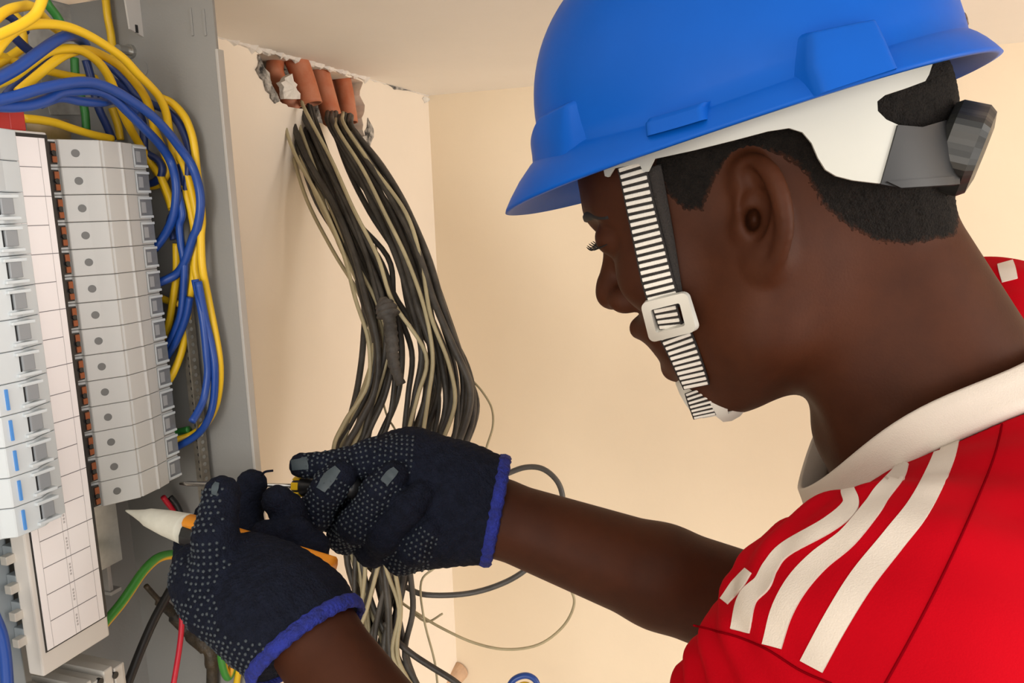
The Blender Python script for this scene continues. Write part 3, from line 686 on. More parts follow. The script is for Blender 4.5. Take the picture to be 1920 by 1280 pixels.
# ================================================================== THE MAN
YH = .49
def S(px, py, w=0.):
    p = PA(px, py, YH - w, 1); p[1] = w; return p          # (x, lateral distance, z) in mirrored head space
M_skin = mat('dark_skin', (.060, .0175, .0066), .58, col2=(.043, .0125, .005), vscale=26, bump=.05, bscale=700, sss=.10, spec=.15)
M_lip = mat('lip_skin', (.075, .026, .020), .38, vary=.2, vscale=40)
M_scuff = mat('brown_scuff', (.12, .075, .06), .7, vary=.4, vscale=200)
M_hair = mat('black_hair', (.010, .0075, .006), .85, vary=.5, vscale=260, bump=1., bscale=900, spec=.2)
M_brow = mat('brow_hair', (.008, .006, .005), .8)
M_shirt = mat('red_jersey', (.44, .0015, .008), .85, vary=.12, vscale=9, bump=.12, bscale=1400, spec=.04)
M_shirtw = mat('white_jersey_trim', (.64, .575, .50), .7, vary=.05, vscale=30, bump=.2, bscale=1500, spec=.25)
M_seam = mat('red_seam', (.17, .001, .004), .9, spec=.0)
M_knit = mat('navy_knit', (.008, .0105, .022), .9, vary=.4, vscale=150, bump=1., bscale=700, spec=.15)
M_dot = mat('rubber_dots', (.026, .036, .045), .5)
M_patch = mat('rubber_patch', (.040, .058, .068), .5, vary=.2, vscale=80)
M_cuff = mat('blue_knit_cuff', (.010, .022, .26), .85, vary=.5, vscale=180, bump=1., bscale=500)

NB = np.array([.612, .49, 1.368]); J1 = np.array([.578, .326, 1.314]); J2 = np.array([.676, .665, 1.388])
EL = PD(1100, 2000, .37); WL = PD(588, 1192, .468); ER = PD(1550, 1192, .58); WR = PD(928, 968, .582)
PEL = np.array([.80, .50, .92])

def boxed(fn, lo, hi, far=.05):
    lo = np.asarray(lo, float); hi = np.asarray(hi, float)
    def g(p):
        d = np.linalg.norm(np.maximum(0, np.maximum(lo - p, p - hi)), axis=1); out = d + far * .5; m_ = d < far
        if m_.any(): out[m_] = fn(p[m_])
        return out
    return g
def mir(p):
    q = p.copy(); q[:, 1] = np.abs(p[:, 1] - YH); return q
CR_C, CR_R, CR_A = (1437, 268), (.0970, .0710, .088), -17
def skull(q):
    d = ell(q, S(*CR_C), CR_R, rotY(CR_A))
    d = smin(d, ell(q, S(1222, 325), (.040, .056, .040), rotY(-20)), .03)          # forehead
    d = smin(d, ell(q, S(1312, 430), (.050, .058, .064), rotY(-22)), .02)          # face mass
    d = smin(d, ell(q, S(1374, 575), (.044, .053, .058), rotY(-28)), .022)          # lower face
    d = smin(d, cap(q, S(1432, 610, .044), S(1365, 700, .014), .018, .019), .022)   # jaw
    return smin(d, cap(q, S(1432, 610, .044), S(1440, 480, .054), .018, .016), .03)
def muzzle(q): return ell(q, S(1278, 615), (.0225, .027, .0245), rotY(-30))
def chin(q): return ell(q, S(1352, 706), (.0205, .023, .0185), rotY(-30))
def features(q):
    d = skull(q)
    d = smin(d, muzzle(q), .012)
    d = smin(d, chin(q), .014)
    d = smin(d, ell(q, S(1232, 515, .040), (.020, .016, .016), rotY(-20)), .022)   # cheekbone
    d = smin(d, cap(q, S(1126, 394, .0), S(1148, 394, .036), .0080, .0085), .012)   # brow ridge
    d = smax(d, -ell(q, S(1116, 446, .030), (.0165, .018, .0085)), .010)           # eye sockets
    d = smin(d, ell(q, S(1158, 444, .031), (.0130, .0140, .0115)), .004)          # lids
    d = smin(d, cap(q, S(1162, 436), S(1147, 525), .0060, .0082), .009)            # nose bridge
    d = smin(d, ell(q, S(1150, 551), (.0108, .0110, .0098)), .007)                # tip
    d = smin(d, ell(q, S(1172, 563, .0125), (.0100, .0072, .0080)), .006)        # wings
    d = smax(d, -ell(q, S(1163, 580, .0062), (.0045, .0028, .0035)), .003)        # nostrils
    d = smin(d, cap(q, S(1202, 615, 0), S(1228, 628, .019), .0072, .0042), .006)   # upper lip
    d = smin(d, cap(q, S(1264, 690, 0), S(1272, 668, .018), .0078, .0042), .007)   # lower lip
    d = smax(d, -cap(q, S(1222, 656, 0), S(1258, 646, .020), .0042, .0012), .003)  # mouth line
    return d
def ear(q):
    hx = [(1384, 345, .066, .0036), (1390, 316, .070, .0040), (1412, 304, .074, .0040), (1442, 322, .080, .0042), (1463, 368, .084, .0042), (1471, 425, .083, .0040), (1460, 476, .078, .0040), (1442, 502, .072, .0050)]
    hp = spline([(x, y, w_ * 1000, r * 1000) for x, y, w_, r in hx], 3)
    e = chain(q, [(S(x, y, w_ / 1000), r / 1000) for x, y, w_, r in hp], .002)
    ah = spline([(1416, 338, 72, 3.0), (1438, 375, 77, 3.6), (1446, 425, 77, 3.6), (1430, 468, 73, 3.8)], 3)
    e = smin(e, chain(q, [(S(x, y, w_ / 1000), r / 1000) for x, y, w_, r in ah], .002), .004)
    e = smin(e, ell(q, S(1430, 405, .0685), (.0120, .0070, .030), rotY(-14)), .004)
    e = smin(e, ell(q, S(1432, 495, .0695), (.0085, .0055, .0090)), .006)
    e = smax(e, -ell(q, S(1412, 398, .0770), (.0082, .0120, .0140)), .003)
    e = smax(e, -ell(q, S(1404, 340, .079), (.0045, .0075, .0085), rotY(-20)), .003)
    return smin(e, ell(q, S(1392, 428, .0675), (.0048, .0060, .0066)), .004)
ear_b = boxed(ear, S(1500, 540, .055) * [0, 1, 1] + [.495, 0, -.004], [.56, .10, 1.53], .02)
feat_b = boxed(features, (.38, -.01, 1.33), (.66, .085, 1.66), .05)
def head(p):
    q = mir(p)
    d = smin(feat_b(q), ear_b(q), .005)
    return smax(d, -ell(q, S(1412, 412, .068), (.0036, .012, .0055)), .003)
def neck(p):
    q = mir(p)
    a, b = S(1598, 495), S(1772, 785); sc = np.array([1, 1.10, 1])
    d = cap(q * sc, a * sc, b * sc, .052, .053)
    d = smin(d, cap(q, S(1660, 430), S(1772, 665), .022, .032), .03)               # back of the neck
    d = smin(d, cap(q, S(1515, 500, .042), S(1625, 850, .020), .011, .011), .03)    # sternomastoid
    return smin(d, ell(q, S(1562, 800), (.010, .012, .015)), .02)
def arms(p):
    ml = WL + (EL - WL) * .45; mr = WR + (ER - WR) * .5
    hl = PD(500, 1110, .485); hr = PD(800, 930, .585)
    d = chain(p, [(hl, .016), (WL, .0245), (ml, .036), (EL, .039), (J1, .048)], .008)
    d2 = chain(p, [(hr, .016), (WR, .0268), (mr, .0365), (ER, .041), (J2, .050)], .008)
    return np.minimum(d, d2)
def trunk(p):
    d = cap(p, NB + [.01, 0, -.03], J1 + [.01, .02, -.005], .038, .040)
    d = smin(d, cap(p, NB + [.01, 0, -.03], J2 + [.01, -.02, -.01], .038, .040), .03)
    sc = np.array([1.25, .82, 1.])
    return smin(d, cap(p * sc, (NB + [.02, 0, -.10]) * sc, PEL * sc, .085, .10), .05)
neck_b = boxed(neck, (.50, .40, 1.30), (.70, .58, 1.53), .06)
arms_b = boxed(arms, (.19, .24, 1.05), (.74, .74, 1.43), .06)
def body(p):
    return smin(smin(smin(head(p), neck_b(p), .022), trunk(p), .03), arms_b(p), .02)

man = empty('person', (.78, .49, 0)); tag(man, 'man in red striped jersey and dark work gloves, reaching toward the breakers', 'person')
V, F_ = sdf_mesh(body, (.19, .22, .86), (.98, .80, 1.67), .0017, newton=2)
bo = mesh_obj('body', V, F_, M_skin, man); bo['label'] = 'dark brown skin of head, neck and forearms'

# hair: a thin cropped cap over the skull that fades out at the hairline
HL = [S(x, y, .068)[[0, 2]] for x, y in ((1210, 200), (1222, 335), (1248, 372), (1282, 402), (1322, 398), (1345, 340), (1372, 300), (1410, 288), (1470, 300), (1505, 330), (1540, 392), (1590, 432), (1650, 462), (1720, 470), (1830, 455), (1900, 300), (1850, 60), (1300, 40))]
def head_noear(p): return smin(skull(mir(p)), neck(p), .022)
def hair(p):
    s2 = -polysdf(p[:, [0, 2]], HL)
    nz = .0005 * (np.sin(p[:, 0] * 2100) * np.sin(p[:, 1] * 1900 + 1) + np.sin(p[:, 2] * 2300 + p[:, 0] * 900))
    th = np.clip(s2 * .12 - .0002, -.004, .0034) + nz * np.clip(s2 * 80, 0, 1)
    return np.maximum(head_noear(p) - th, -s2)
V, F_ = sdf_mesh(hair, (.42, .39, 1.42), (.66, .59, 1.66), .0015)
nt = M_hair.node_tree; at = nt.nodes.new('ShaderNodeAttribute'); at.attribute_name = 'hairline'
tcn = nt.nodes.new('ShaderNodeTexCoord'); nz_ = nt.nodes.new('ShaderNodeTexNoise'); nz_.inputs['Scale'].default_value = 420; nz_.inputs['Detail'].default_value = 4
nt.links.new(tcn.outputs['Object'], nz_.inputs['Vector'])
m1 = nt.nodes.new('ShaderNodeMath'); m1.operation = 'MULTIPLY_ADD'; m1.inputs[1].default_value = 1.5; nt.links.new(at.outputs['Fac'], m1.inputs[0]); nt.links.new(nz_.outputs['Fac'], m1.inputs[2])
m2 = nt.nodes.new('ShaderNodeMath'); m2.operation = 'MULTIPLY_ADD'; m2.inputs[1].default_value = 2.2; m2.inputs[2].default_value = -1.25; m2.use_clamp = True; nt.links.new(m1.outputs[0], m2.inputs[0])
mx = nt.nodes.new('ShaderNodeMix'); mx.data_type = 'RGBA'; mx.inputs[6].default_value = (.050, .0165, .0075, 1)
pb = nt.nodes['Principled BSDF']; old = pb.inputs['Base Color'].links[0].from_socket
nt.links.new(old, mx.inputs[7]); nt.links.new(m2.outputs[0], mx.inputs[0]); nt.links.new(mx.outputs[2], pb.inputs['Base Color'])
ho = tag(mesh_obj('hair', V, F_, M_hair, man), 'cropped black hair below the hard hat')
ho.data.attributes.new('hairline', 'FLOAT', 'POINT').data.foreach_set('value', np.clip(-polysdf(V[:, [0, 2]], HL) / .011, 0, 1).astype(np.float32))
# eyebrow, lashes
for s in (1, -1):
    pts = []
    for x, y, w_ in ((1118, 398, .006), (1117, 392, .018), (1128, 388, .034), (1152, 398, .046)):
        q = S(x, y, w_); pts.append((q[0], YH - s * q[1], q[2]))
    P = spline(pts, 6); d = body(P); G_ = grad(body, P); P = P - G_ * (d - .0004)[:, None]
    v, f = tube_geo(P, np.interp(np.linspace(0, 1, len(P)), [0, .5, 1], [.0022, .0034, .0012]), 8); mesh_obj('eyebrow', v, f, M_brow, man)
    mb = MB()
    for k_ in range(9):
        q = S(1132 + k_ * 1.2, 450 + k_ * .6, .024 + k_ * .0022); c = np.array([q[0], YH - s * q[1], q[2]])[None]
        c = c - grad(body, c) * body(c)[:, None]; c = c[0]
        L = .0065
        v, f = tube_geo(spline([c, c + [-L * .6, -s * .0006 * (k_ - 4) * .4, -.0018], c + [-L, -s * .0006 * (k_ - 4), -.0004]], 3), [.00034] * 6 + [.00012], 4); mb.add(v, f)
    tag(mb.build('eyelashes', M_brow, man), kind='stuff')

# ------------------------------------------------------------------ jersey
CN_F = np.array([.549, .49, 1.323]); CN_N = np.array([.673, .49, 1.4145])
CC = .5 * (CN_F + CN_N); E1 = (CN_N - CN_F) / np.linalg.norm(CN_N - CN_F); E2 = np.array([0, -1., 0]); E3 = np.array([-E1[2], 0, E1[0]])
CA = .5 * np.linalg.norm(CN_N - CN_F); CB = .0728
SD1 = (EL - J1) / np.linalg.norm(EL - J1); SD2 = (ER - J2) / np.linalg.norm(ER - J2)
def shirt0(p):
    d = cap(p, NB + [.022, -.03, -.050], J1 + [.004, .0, -.006], .046, .063)
    d = smin(d, cap(p, NB + [.030, .03, -.028], J2 + [.0, 0, -.004], .060, .060), .04)
    sc = np.array([1.15, .80, 1.]);
    d = smin(d, cap(p * sc, (NB + [.035, 0, -.13]) * sc, PEL * sc, .118, .128), .07)
    d = smin(d, cap(p, J1 + [.055, .03, .010], NB + [.095, .01, -.014], .055, .057), .05)
    s1 = cap(p, J1, J1 + SD1 * .175, .063, .062)
    d = smin(d, s1, .03)
    s2 = np.maximum(cap(p, J2, J2 + SD2 * .20, .060, .058), (p - J2) @ SD2 - .165)
    d = smin(d, s2, .03)
    ph = p[:, 0] * 60 + p[:, 1] * 35 - p[:, 2] * 48
    fold = np.exp(-(((p - (J1 + [-.055, -.01, -.012])) / [.035, .05, .035]) ** 2).sum(1))
    fold2 = np.exp(-(((p - (J1 + [-.03, .03, .035])) / [.05, .05, .03]) ** 2).sum(1))
    return d + .0012 * np.sin(ph) + .0008 * np.sin(p[:, 1] * 150 + p[:, 2] * 120) + .0035 * fold * np.sin(p[:, 2] * 330 + p[:, 0] * 240) + .0022 * fold2 * np.sin(p[:, 0] * 260 - p[:, 1] * 160)
def shirt(p):
    d = shirt0(p)
    L = p - CC; u, v_, n = L @ E1, L @ E2, L @ E3
    k0 = np.sqrt((u / (CA + .0015)) ** 2 + (v_ / (CB + .0015)) ** 2); hole_ = (k0 - 1) * CB
    hole_ = np.maximum(hole_, -.03 - n)
    d = smax(d, -hole_, .005)
    d = np.maximum(d, -(p - (J1 + SD1 * .20)) @ (-SD1))
    d = np.maximum(d, .86 - p[:, 2])
    return d
V, F_ = sdf_mesh(shirt, (.44, .20, .84), (1.02, .82, 1.50), .0026)
jer = mesh_obj('jersey', V, F_, M_shirt, man); jer['label'] = 'red short-sleeved jersey'
# collar band
nseg = 72; rows = [(-.0075, .0060), (-.003, .0036), (.004, .0012), (.0095, -.0004), (.0105, -.0018), (.0095, -.0034), (-.006, -.0030), (-.014, -.0012)]
v = []
for i in range(nseg):
    a = 2 * math.pi * i / nseg
    for n_, o_ in rows: v.append(CC + E1 * (CA + o_ + .001) * math.cos(a) + E2 * (CB + o_ + .001) * math.sin(a) + E3 * (n_ + .0216 * math.sin(a) ** 2 + .0008 * math.sin(5 * a)))
k = len(rows); f = [(i * k + j, ((i + 1) % nseg) * k + j, ((i + 1) % nseg) * k + (j + 1) % k, i * k + (j + 1) % k) for i in range(nseg) for j in range(k)]
c_ = mesh_obj('collar', v, f, M_shirtw, jer); c_['label'] = 'white rib collar'
def strip(name, px, wpx, fn, m, parent, off=.0007, thick=.0012, n=10, cross=4):
    C2 = spline([(x, y, w_) for (x, y), w_ in zip(px, wpx)], n); P2 = C2[:, :2]; W = C2[:, 2]
    T = np.gradient(P2, axis=0); T /= np.linalg.norm(T, axis=1)[:, None]; Nn = np.stack([-T[:, 1], T[:, 0]], 1)
    pts = np.concatenate([P2[:, None] + Nn[:, None] * (W[:, None, None] * np.linspace(-.5, .5, cross + 1)[None, :, None])], 1).reshape(-1, 2)
    P = cast(pts[:, 0], pts[:, 1], fn, .0); G_ = grad(fn, P); P = P + G_ * off
    nn, cc = len(P2), cross + 1
    F2 = []
    for i in range(nn - 1):
        for j in range(cross): F2.append([i * cc + j, i * cc + j + 1, (i + 1) * cc + j + 1, (i + 1) * cc + j])
    return shell(name, P, F2, thick, m, parent, toward=-G_)
strip('stripe', [(1784, 796), (1768, 863), (1724, 950), (1676, 1012), (1616, 1088), (1566, 1168), (1522, 1250)], [40, 40, 44, 46, 48, 48, 46], shirt, M_shirtw, jer)
strip('stripe', [(1695, 866), (1684, 890), (1654, 925), (1634, 955), (1589, 1009), (1535, 1052), (1494, 1098), (1466, 1150), (1448, 1212)], [20, 26, 32, 34, 36, 40, 42, 40, 36], shirt, M_shirtw, jer)
strip('stripe', [(1590, 918), (1594, 950), (1552, 986), (1474, 1030), (1446, 1062), (1430, 1094), (1402, 1124), (1388, 1183)], [26, 30, 28, 26, 28, 32, 34, 36], shirt, M_shirtw, jer)
strip('stripe', [(1404, 1070), (1382, 1098), (1358, 1128)], [14, 22, 16], shirt, M_shirtw, jer)
strip('stripe', [(1884, 492), (1888, 506), (1893, 526)], [30, 32, 30], shirt, M_shirtw, jer)
def seam(px, r=.00045, m=M_seam):
    C2 = spline(px, 10); P = cast(C2[:, 0], C2[:, 1], shirt, 0.); P = P + grad(shirt, P) * .0001
    v, f = tube_geo(P, r, 6); return mesh_obj('seam', v, f, m, jer)
seam([(1884, 772), (1866, 850), (1835, 930), (1795, 1020), (1752, 1110), (1705, 1200), (1655, 1290)])
seam([(1300, 1172), (1340, 1182), (1390, 1196), (1440, 1218), (1500, 1256), (1560, 1282)])
# trousers and shoes, below the frame
def trousers(p):
    h1 = PEL + [-.01, -.085, -.04]; h2 = PEL + [-.01, .085, -.04]
    d = np.minimum(chain(p, [(h1, .098), (h1 + [-.02, -.01, -.40], .075), (h1 + [.02, -.01, -.80], .062)], .03), chain(p, [(h2, .098), (h2 + [.02, .01, -.40], .075), (h2 + [.06, .01, -.80], .062)], .03))
    d = smin(d, ell(p, PEL + [0, 0, .0], (.125, .165, .13)), .04)
    return np.maximum(np.maximum(d, p[:, 2] - .965), .045 - p[:, 2])
V, F_ = sdf_mesh(trousers, (.5, .18, .0), (1.1, .84, 1.06), .008)
mesh_obj('trousers', V, F_, mat('dark_trousers', (.02, .022, .03), .8, vary=.3, vscale=40, bump=.3, bscale=900), man)
for s in (-1, 1):
    ax, ay = PEL[0] + (.01 if s < 0 else .05), PEL[1] + s * .095
    def shoe(p):
        d = smin(cap(p, (ax + .05, ay, .035), (ax - .13, ay + s * .012, .030), .034, .036), cap(p, (ax + .02, ay, .05), (ax + .02, ay, .10), .042, .045), .03)
        return np.maximum(d, .0 - p[:, 2])
    V, F_ = sdf_mesh(shoe, (ax - .22, ay - .1, -.03), (ax + .14, ay + .1, .17), .005)
    mesh_obj('shoe', V, F_, mat('shoe_leather', (.02, .016, .013), .5), man)

# ------------------------------------------------------------------ gloves
def B(L): return [(PD(x, y, t), r) for x, y, t, r in L]
RB = {'cuff_a': B([(955, 920, .580, .0200), (860, 898, .583, .0230), (770, 872, .588, .0235), (715, 868, .592, .0190)]),
      'cuff_b': B([(940, 1000, .580, .0205), (850, 988, .583, .0220), (790, 1005, .580, .0190)]),
      'cuff_c': B([(960, 962, .582, .0300), (880, 952, .585, .0285), (820, 940, .588, .0250)]),
      'palm': B([(830, 945, .588, .0255), (730, 940, .598, .0260), (640, 940, .606, .0170)]),
      'heel': B([(805, 1000, .575, .0190), (770, 1018, .570, .0175)]),
      'thumb': B([(770, 862, .578, .0165), (700, 858, .574, .0135), (640, 872, .570, .0108), (566, 872, .572, .0088)]),
      'index': B([(620, 930, .600, .013), (585, 968, .584, .0125), (592, 960, .566, .0122), (618, 915, .560, .0118), (640, 890, .560, .0108)]),
      'middle': B([(650, 960, .600, .013), (650, 1002, .580, .0128), (668, 985, .562, .0122), (712, 920, .556, .0118), (738, 892, .558, .0104)]),
      'ring': B([(690, 990, .595, .013), (700, 1028, .575, .0122), (722, 1005, .556, .0114), (765, 950, .552, .0106), (790, 926, .556, .0092)]),
      'pinky': B([(740, 1010, .588, .012), (752, 1045, .570, .0112), (775, 1030, .558, .0104), (806, 990, .556, .0094)])}
AXR = CR * .98 - CU * .19
def rglove(p):
    d = chain(p, RB['cuff_a'], .02)
    for n_ in ('cuff_b', 'cuff_c', 'palm', 'heel'): d = smin(d, chain(p, RB[n_], .015), .018)
    for n_ in ('thumb', 'index', 'middle', 'ring', 'pinky'): d = smin(d, chain(p, RB[n_], .006), .0032)
    d = np.maximum(d, (p - PD(934, 958, .581)) @ AXR)
    return d + .00035 * np.sin(p[:, 0] * 900) * np.sin(p[:, 2] * 900 + p[:, 1] * 500)
LB = {'palm': B([(470, 1060, .496, .0190), (515, 1076, .494, .0165), (598, 1122, .488, .0165)]),
      'wrist': B([(606, 1205, .466, .0300), (530, 1140, .478, .0285), (452, 1092, .492, .0255)]),
      'wrist_b': B([(545, 1232, .462, .0235), (470, 1160, .472, .0215), (415, 1112, .484, .0210)]),
      'thenar': B([(408, 1125, .482, .0200), (372, 1090, .488, .0140), (366, 1055, .494, .0125)]),
      'thumb': B([(412, 1090, .480, .0165), (404, 1005, .480, .0122), (416, 926, .492, .0112)]),
      'index': B([(500, 1060, .525, .012), (462, 1000, .548, .0118), (458, 950, .554, .0116), (472, 908, .552, .0104)]),
      'middle': B([(540, 1080, .520, .012), (556, 1000, .548, .0110), (540, 958, .545, .0106), (520, 938, .540, .0104)]),
      'ring': B([(560, 1080, .512, .012), (586, 1026, .532, .0100), (548, 1000, .534, .0110), (498, 1002, .530, .0098)]),
      'pinky': B([(440, 1060, .530, .012), (400, 965, .556, .0105), (362, 1015, .545, .0108), (352, 1060, .530, .0105)])}
def lglove(p):
    d = chain(p, LB['wrist'], .02)
    for n_ in ('wrist_b', 'palm', 'thenar'): d = smin(d, chain(p, LB[n_], .012), .012)
    for n_ in ('thumb', 'index', 'middle', 'ring', 'pinky'): d = smin(d, chain(p, LB[n_], .006), .006 if n_ == 'thumb' else .003)
    ax = (EL - WL) / np.linalg.norm(EL - WL)
    d = np.maximum(d, (p - PD(588, 1196, .466)) @ ax)
    return d + .00035 * np.sin(p[:, 0] * 900) * np.sin(p[:, 2] * 900 + p[:, 1] * 500)
def dots(fn, bones, names, facing, pitch=.0037, r=.0012, lim=.05, taken=None):
    P = []
    for n_ in names:
        L = bones[n_]
        for (a, ra), (b_, rb_) in zip(L[:-1], L[1:]):
            ln = np.linalg.norm(b_ - a); T = (b_ - a) / ln; u = np.cross(T, [.3, .2, 1.]); u /= np.linalg.norm(u); w_ = np.cross(T, u)
            for i in range(int(ln / pitch) + 1):
                c = a + T * i * pitch; rr_ = ra + (rb_ - ra) * min(1, i * pitch / ln); m_ = max(6, int(2 * math.pi * rr_ / pitch))
                for j in range(m_):
                    an = 2 * math.pi * (j + .5 * (i % 2)) / m_; P.append(c + (u * math.cos(an) + w_ * math.sin(an)) * (rr_ + .001))
    P = np.array(P); keep = np.abs(fn(P)) < .0028; P = P[keep]
    for _ in range(3): P = P - grad(fn, P) * fn(P)[:, None]
    N_ = grad(fn, P); kf = N_ @ facing > lim; P, N_ = P[kf], N_[kf]
    sel = []
    for i in range(len(P)):
        if not sel or np.min(np.linalg.norm(P[sel] - P[i], axis=1)) > pitch * .80: sel.append(i)
    P, N_ = P[sel], N_[sel]; n = len(P)
    u = np.cross(N_, [.1, .2, 1.]); u /= np.linalg.norm(u, axis=1)[:, None]; w_ = np.cross(N_, u)
    ring = [P + r * (math.cos(a) * u + math.sin(a) * w_) - N_ * .0003 for a in np.arange(6) * math.pi / 3]
    ring2 = [P + r * .6 * (math.cos(a) * u + math.sin(a) * w_) + N_ * .0006 for a in np.arange(6) * math.pi / 3]
    V = np.stack(ring + ring2 + [P + N_ * .0007], 1).reshape(-1, 3); fs = []
    for i in range(n):
        o_ = i * 13
        for j in range(6): k_ = (j + 1) % 6; fs += [(o_ + j, o_ + k_, o_ + 6 + k_, o_ + 6 + j), (o_ + 6 + j, o_ + 6 + k_, o_ + 12)]
    return V.tolist(), fs
def cuff_ring(c, ax, fn, parent, r=.0042):
    ax = ax / np.linalg.norm(ax); u = np.cross(ax, [0, 0, 1.]); u /= np.linalg.norm(u); w_ = np.cross(ax, u); P = []
    for a in np.arange(64) * 2 * math.pi / 64:
        dr = u * math.cos(a) + w_ * math.sin(a); lo_, hi_ = .005, .06
        for _ in range(24):
            md = .5 * (lo_ + hi_)
            if fn((c + dr * md)[None])[0] < 0: lo_ = md
            else: hi_ = md
        P.append(c + dr * (lo_ - .0008))
    P = np.array(P); n, sg = len(P), 8; cen = P.mean(0); v = []
    for i in range(n):
        rd = P[i] - cen; rd /= np.linalg.norm(rd); rr_ = r * (1 + .10 * math.sin(i * 2.4))
        for j in range(sg): an = 2 * math.pi * j / sg; v.append(P[i] + rr_ * (rd * math.cos(an) * .65 + ax * math.sin(an) * 1.15))
    f = [(i * sg + j, ((i + 1) % n) * sg + j, ((i + 1) % n) * sg + (j + 1) % sg, i * sg + (j + 1) % sg) for i in range(n) for j in range(sg)]
    return mesh_obj('cuff_edge', v, f, M_cuff, parent)
V, F_ = sdf_mesh(rglove, PD(720, 930, .58) - .125, PD(720, 930, .58) + .125, .0012)
gr = mesh_obj('glove', V, F_, M_knit, man); gr['label'] = 'dark knitted work glove on the right hand gripping the screwdriver'
V, F_ = sdf_mesh(lglove, PD(490, 1060, .50) - .125, PD(490, 1060, .50) + .125, .0012)
gl = mesh_obj('glove', V, F_, M_knit, man); gl['label'] = 'dark knitted work glove on the left hand pinching the tester'
fr_ = -CF
tag(mesh_obj('grip_dots', *dots(rglove, RB, ('index', 'middle', 'heel', 'palm', 'thumb', 'pinky'), fr_, lim=.12), M_dot, gr), kind='stuff')
tag(mesh_obj('grip_dots', *dots(lglove, LB, ('thumb', 'thenar', 'wrist_b'), -CF * .75 - CR * .65, lim=.30), M_dot, gl), kind='stuff')
cuff_ring(PD(934, 958, .581) - AXR * .0025, AXR, rglove, gr)
axl = EL - WL; axl /= np.linalg.norm(axl); cuff_ring(PD(588, 1196, .466) - axl * .0015, EL - WL, lglove, gl)
for px, wp in (([(548, 872), (578, 868)], [18, 22]), ([(602, 918), (618, 895), (634, 878)], [18, 22, 14]), ([(720, 905), (732, 890), (742, 880)], [16, 18, 12])):
    strip('rubber_patch', px, wp, rglove, M_patch, gr, off=.0009, thick=.0012, n=5, cross=3)
strip('rubber_patch', [(408, 905), (404, 915), (402, 928)], [8, 12, 8], lglove, M_patch, gl, off=.0009, thick=.0012, n=5, cross=3)
tag(tube('loose_thread', [PD(490, 890, .541), PD(498, 884, .54), PD(512, 882, .54)], .0008, M_knit, gl, n=4))

# ================================================================== TOOLS IN THE HANDS
sd0 = PA(338, 906, .0985, 0); sd1 = PD(552, 911, .580); dr = (sd1 - sd0) / np.linalg.norm(sd1 - sd0)
sdv = empty('screwdriver', sd0); tag(sdv, 'thin steel screwdriver with yellow and black handle in the right glove', 'screwdriver')
v, f = tube_geo(np.array([sd0, sd0 + dr * .006, sd0 + dr * .007, sd1 + dr * .01]), [.0012, .0016, .0019, .0019], 12); mesh_obj('shaft', v, f, mat('bright_steel', (.60, .58, .55), .25, 1.), sdv)
L = [0, .003, .006, .010, .016, .026, .04, .05, .054]; rr_ = [.0048, .0068, .0072, .0066, .0056, .0085, .0085, .0075, .003]
v, f = tube_geo(np.array([sd1 + dr * a for a in L]), rr_, 12); hd = mesh_obj('handle', v, f, M_black, sdv)
u = np.cross(dr, CF); u /= np.linalg.norm(u); w_ = np.cross(dr, u)
for a in range(6):
    an = a * math.pi / 3 + .35; n_ = u * math.cos(an) + w_ * math.sin(an); t_ = np.cross(dr, n_)
    MB().obox(sd1 + dr * .0045 + n_ * .0068, (dr, t_, n_), (.0028, .0027, .0007)).build('yellow_flat', mat('yellow_plastic', (.85, .52, .01), .4), hd, bevel=.0005)
t0 = PA(236, 957, .0965, 0); t1 = PD(352, 992, .535); t2 = PD(622, 1066, .500)
ts = empty('voltage_tester', t0); tag(ts, 'orange and black tester with white taped tip in the left glove', 'tester')
P = spline([t0, t0 * .7 + t1 * .3, t0 * .35 + t1 * .65, t1], 8)
rad = np.interp(np.linspace(0, 1, len(P)), [0, .2, .35, .40, .7, 1], [.0006, .0028, .0048, .0062, .0088, .0104])
v, f = tube_geo(P, rad, 16); mesh_obj('white_tip', v, f, mat('white_tape', (.66, .64, .54), .6, vary=.1, vscale=60, bump=.3, bscale=120), ts)
bd = (t2 - t1) / np.linalg.norm(t2 - t1); ln = np.linalg.norm(t2 - t1); up = -CF - bd * (-CF @ bd); up /= np.linalg.norm(up); sd = np.cross(bd, up)
if sd @ CU < 0: sd = -sd
def slab(c0, c1_, h0, h1, th, name, m):
    v = []
    for c, h in ((c0, h0), (c1_, h1)):
        for a in np.arange(12) * math.pi / 6: v.append(c + sd * h * math.cos(a) + up * th * math.sin(a))
    f = [(i, (i + 1) % 12, 12 + (i + 1) % 12, 12 + i) for i in range(12)] + [tuple(range(12))[::-1], tuple(range(12, 24))]
    return mesh_obj(name, v, f, m, ts)
slab(t1 - sd * .003, t1 + bd * ln * .85 - sd * .003, .0095, .0085, .008, 'black_grip', M_black)
M_or = mat('orange_plastic', (.85, .30, .012), .42)
slab(t1 + sd * .0055, t1 + bd * ln + sd * .0010, .0048, .0068, .0070, 'orange_body', M_or)

